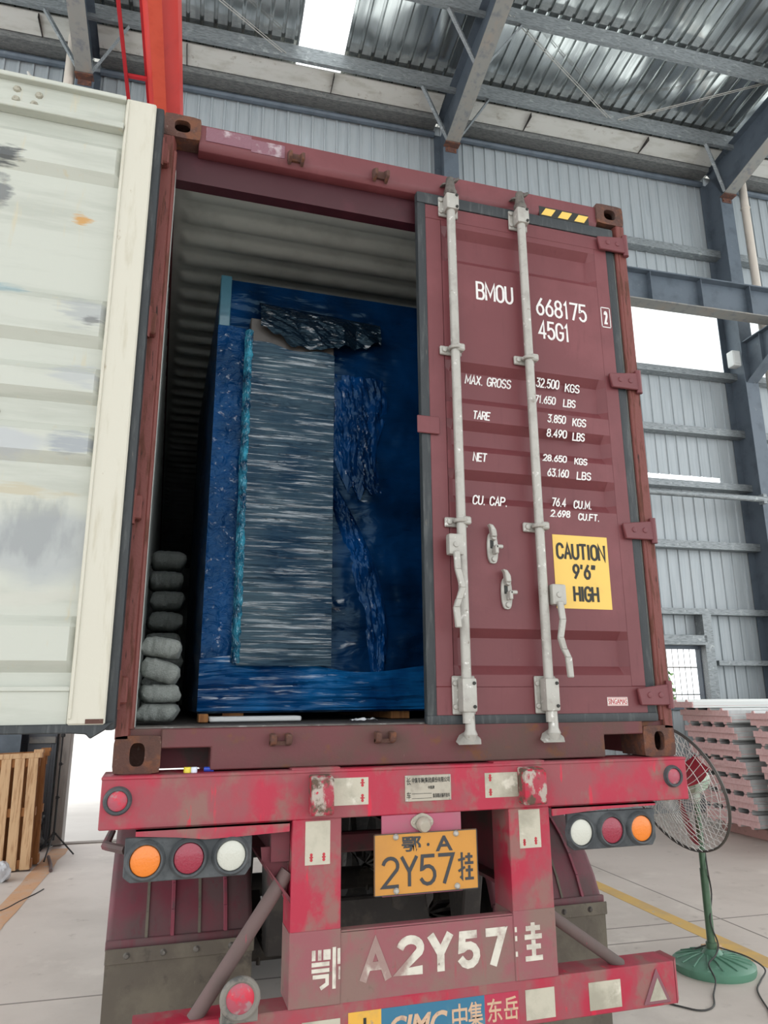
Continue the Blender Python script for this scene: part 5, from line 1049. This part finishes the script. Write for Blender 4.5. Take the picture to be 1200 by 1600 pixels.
cm = SKN.copy(); cm.transform(Matrix.Translation((0, .97, TP)) @ Matrix.Rotation(math.pi, 4, 'X')); SKND = cm
ORD = ['bottom', 'second', 'third', 'fourth', 'fifth', 'sixth', 'seventh', 'eighth', 'ninth', 'tenth', 'eleventh', 'twelfth', 'thirteenth', 'fourteenth', 'fifteenth', 'sixteenth']
def panel_stack(uf, v0, z0, n, which, grp, seed):
    rr = random.Random(seed); z = z0
    for i in range(n):
        down = (i % 2 == 0)                       # pairs lie flat face to flat face, ribs outwards
        if down: z += .031 if i else .03
        u = uf(i) + rr.uniform(-.006, .006); v = v0 + rr.uniform(-.02, .02)
        lab = ('lowest' if i == 0 else 'topmost' if i == n - 1 else ORD[i] + ' from the bottom') + ' pink foam panel in ' + which
        t = thing('sandwich_panel', lab, 'panel', (u, v, z), B, grp)
        for nm, me in (('foam_core', CORED if down else CORE), ('metal_skin', SKND if down else SKN)):
            o = bpy.data.objects.new(nm, me); COL.objects.link(o); o.parent = t; FR[o.name] = (B, B)
            if nm == 'metal_skin': o['label'] = 'grey metal facing'
        z += TP + .0035
        if not down: z += .0305
    return z
zt1 = panel_stack(lambda i: 6.93 - .30 * (i / 14) ** 1.3, 8.32, .13, 14, 'the left stack behind the fan', 'panels in the left stack', 3)
zt2 = panel_stack(lambda i: 6.98 - .24 * (i / 14) ** 1.2, 7.12, .10, 14, 'the right stack at the photo edge', 'panels in the right stack', 5)
k = 0
for uu, vv, z0, lab in ((7.1, 8.25, .125, 'pink foam block under the near end of the left panel stack'), (9.0, 8.3, .125, None), (7.3, 7.1, .095, 'block under the right panel stack'), (9.2, 7.1, .095, None)):
    m = MB(); m.box((uu, vv, 0), (uu + .3, vv + (1.0), z0), .006); solo('support_block', m, mat('dusty_pink_block', '#C9A098', .9, 0, [('#A88880', 9, .5, .7)], .2, 40), lab or 'support block hidden under a panel stack', 'support block', B, 'blocks under the panel stacks')
t = thing('sandwich_panel', 'long white panel lying crosswise on top of the left stack', 'panel', (6.4, 8.45, zt1), B)
for nm, me, mt_ in (('foam_core', CORE, None), ('metal_skin', SKN, SKIN_W)):
    me = me.copy(); me.transform(Matrix.Translation((6.36, 8.6, zt1 + .001)) @ Matrix.Rotation(math.radians(-1.2), 4, 'Z'))
    if mt_: me.materials[0] = mt_
    o = part(nm, me, None, t)
# ================================================================== LEFT SIDE, BY THE DOORWAY
def pallet(name_lab, x1, y, lean, wood, z0=0.0):
    t = thing('wooden_pallet', name_lab, 'pallet', (x1 - .5, y, 0), W, 'pallets standing on edge')
    Mx = Matrix.Translation((x1, y, z0)) @ Matrix.Rotation(lean, 4, 'X') @ Matrix.Rotation(math.radians(-1.5), 4, 'Y')
    for i in range(8):
        m = MB(); a = -.115 - i * .135; m.box((a, -.02, .02), (a + .1, .0, 1.15), .003, 0, Mx); part('board', m, wood, t)
    for z in (.03, .55, 1.06):
        m = MB(); m.box((-1.12, .0, z), (-.005, .09, z + .09), .003, 0, Mx); part('stringer', m, WOOD2, t)
    m = MB(); m.box((-1.12, -.012, 1.15), (.02, .09, 1.205), .003, 0, Mx); m.box((-.07, .0, 1.2), (.03, .09, 1.24), .003, 0, Mx); part('top_rail', m, wood, t)
    for i in range(4):
        m = MB(); a = -.14 - i * .3; m.box((a, .09, .02), (a + .12, .11, 1.15), .003, 0, Mx); part('board', m, WOOD2, t)
pallet('pale wooden pallet standing on edge, front one by the white bag', -1.01, 6.26, -.05, WOOD)
pallet('orange-brown wooden pallet standing just behind the pale one', -.97, 6.52, -.05, WOOD2)
tp = thing('tripod_stand', 'thin black tripod stand beside the bright doorway', 'tripod', (-.905, 7.1, 0))
m = MB(); m.tube([(-.905, 7.1, .20), (-.91, 7.1, 1.34)], .009, 8); m.tube([(-.905, 7.1, .16), (-.905, 7.1, .62)], .013, 8); part('pole', m, BLACK, tp)
for z in (.22, .62, 1.0):
    m = MB(); m.lathe([(0, 0), (.018, 0), (.02, .015), (.018, .035), (0, .035)], (-.905, 7.1, z), (0, 0, 1), 10); m.tube([(-.905, 7.1, z + .018), (-.875, 7.08, z + .018)], .006, 6); part('clamp', m, BLACK, tp)
for q in ((-.94, 6.70), (-.66, 7.02), (-1.07, 7.38)):
    m = MB(); c = Vector((-.905, 7.1, .25)); g = Vector((q[0], q[1], .008)); m.tube([c, g], .009, 8); m.tube([Vector((-.905, 7.1, .10)), c.lerp(g, .55)], .005, 6); part('leg', m, BLACK, tp)
m = MB(); m.box((-.93, 7.07, 1.33), (-.88, 7.12, 1.37), .008); part('head', m, BLACK, tp)
def heap(nm, mt_, c, r, lab, cat, seed):
    m = MB(); t = bmesh.new(); bmesh.ops.create_icosphere(t, subdivisions=4, radius=1)
    for v in t.verts:
        p = v.co.copy(); q = 1 + .28 * noise.fractal(p * 1.6 + Vector((seed, 0, 0)), 1, 2, 4) + .06 * abs(noise.noise(p * 7)); v.co = Vector((c[0] + p.x * r[0] * q, c[1] + p.y * r[1] * q, max(c[2], c[2] + r[2] * .8 + p.z * r[2] * q)))
    m.add(t); solo(nm, m, mt_, lab, cat)
heap('tarpaulin_bundle', TARP, (-1.2, 7.5, 0), (.13, .2, .14), 'dark folded tarpaulin bundle on the floor behind the tripod', 'tarpaulin', 2)
heap('black_bag', mat('shiny_black_sacking', '#26262A', .35, 0, [], .5, 20), (-1.18, 7.5, .26), (.10, .15, .15), 'black bag lying on the tarpaulin behind the pallets', 'bag', 5)
heap('plastic_bag', PLASTIC, (-1.25, 5.85, 0), (.1, .1, .1), 'white plastic bag on the floor in front of the pallets', 'bag', 8)
m = MB(); m.tube([(-.92, 6.9, .02), (-.84, 6.45, .02), (-.80, 6.12, .02)], .018, 10); solo('pipe_offcut', m, STRUT, 'short brown pipe on the floor below the tripod', 'pipe')
m = MB(); m.tube(smooth([(-1.35, 4.3, .004), (-1.03, 4.66, .004), (-.92, 4.95, .004), (-.82, 5.2, .004), (-.77, 5.37, .004)]), .005, 6); solo('loose_wire', m, CORD, 'thin dark wire lying on the floor at the left edge', 'wire')
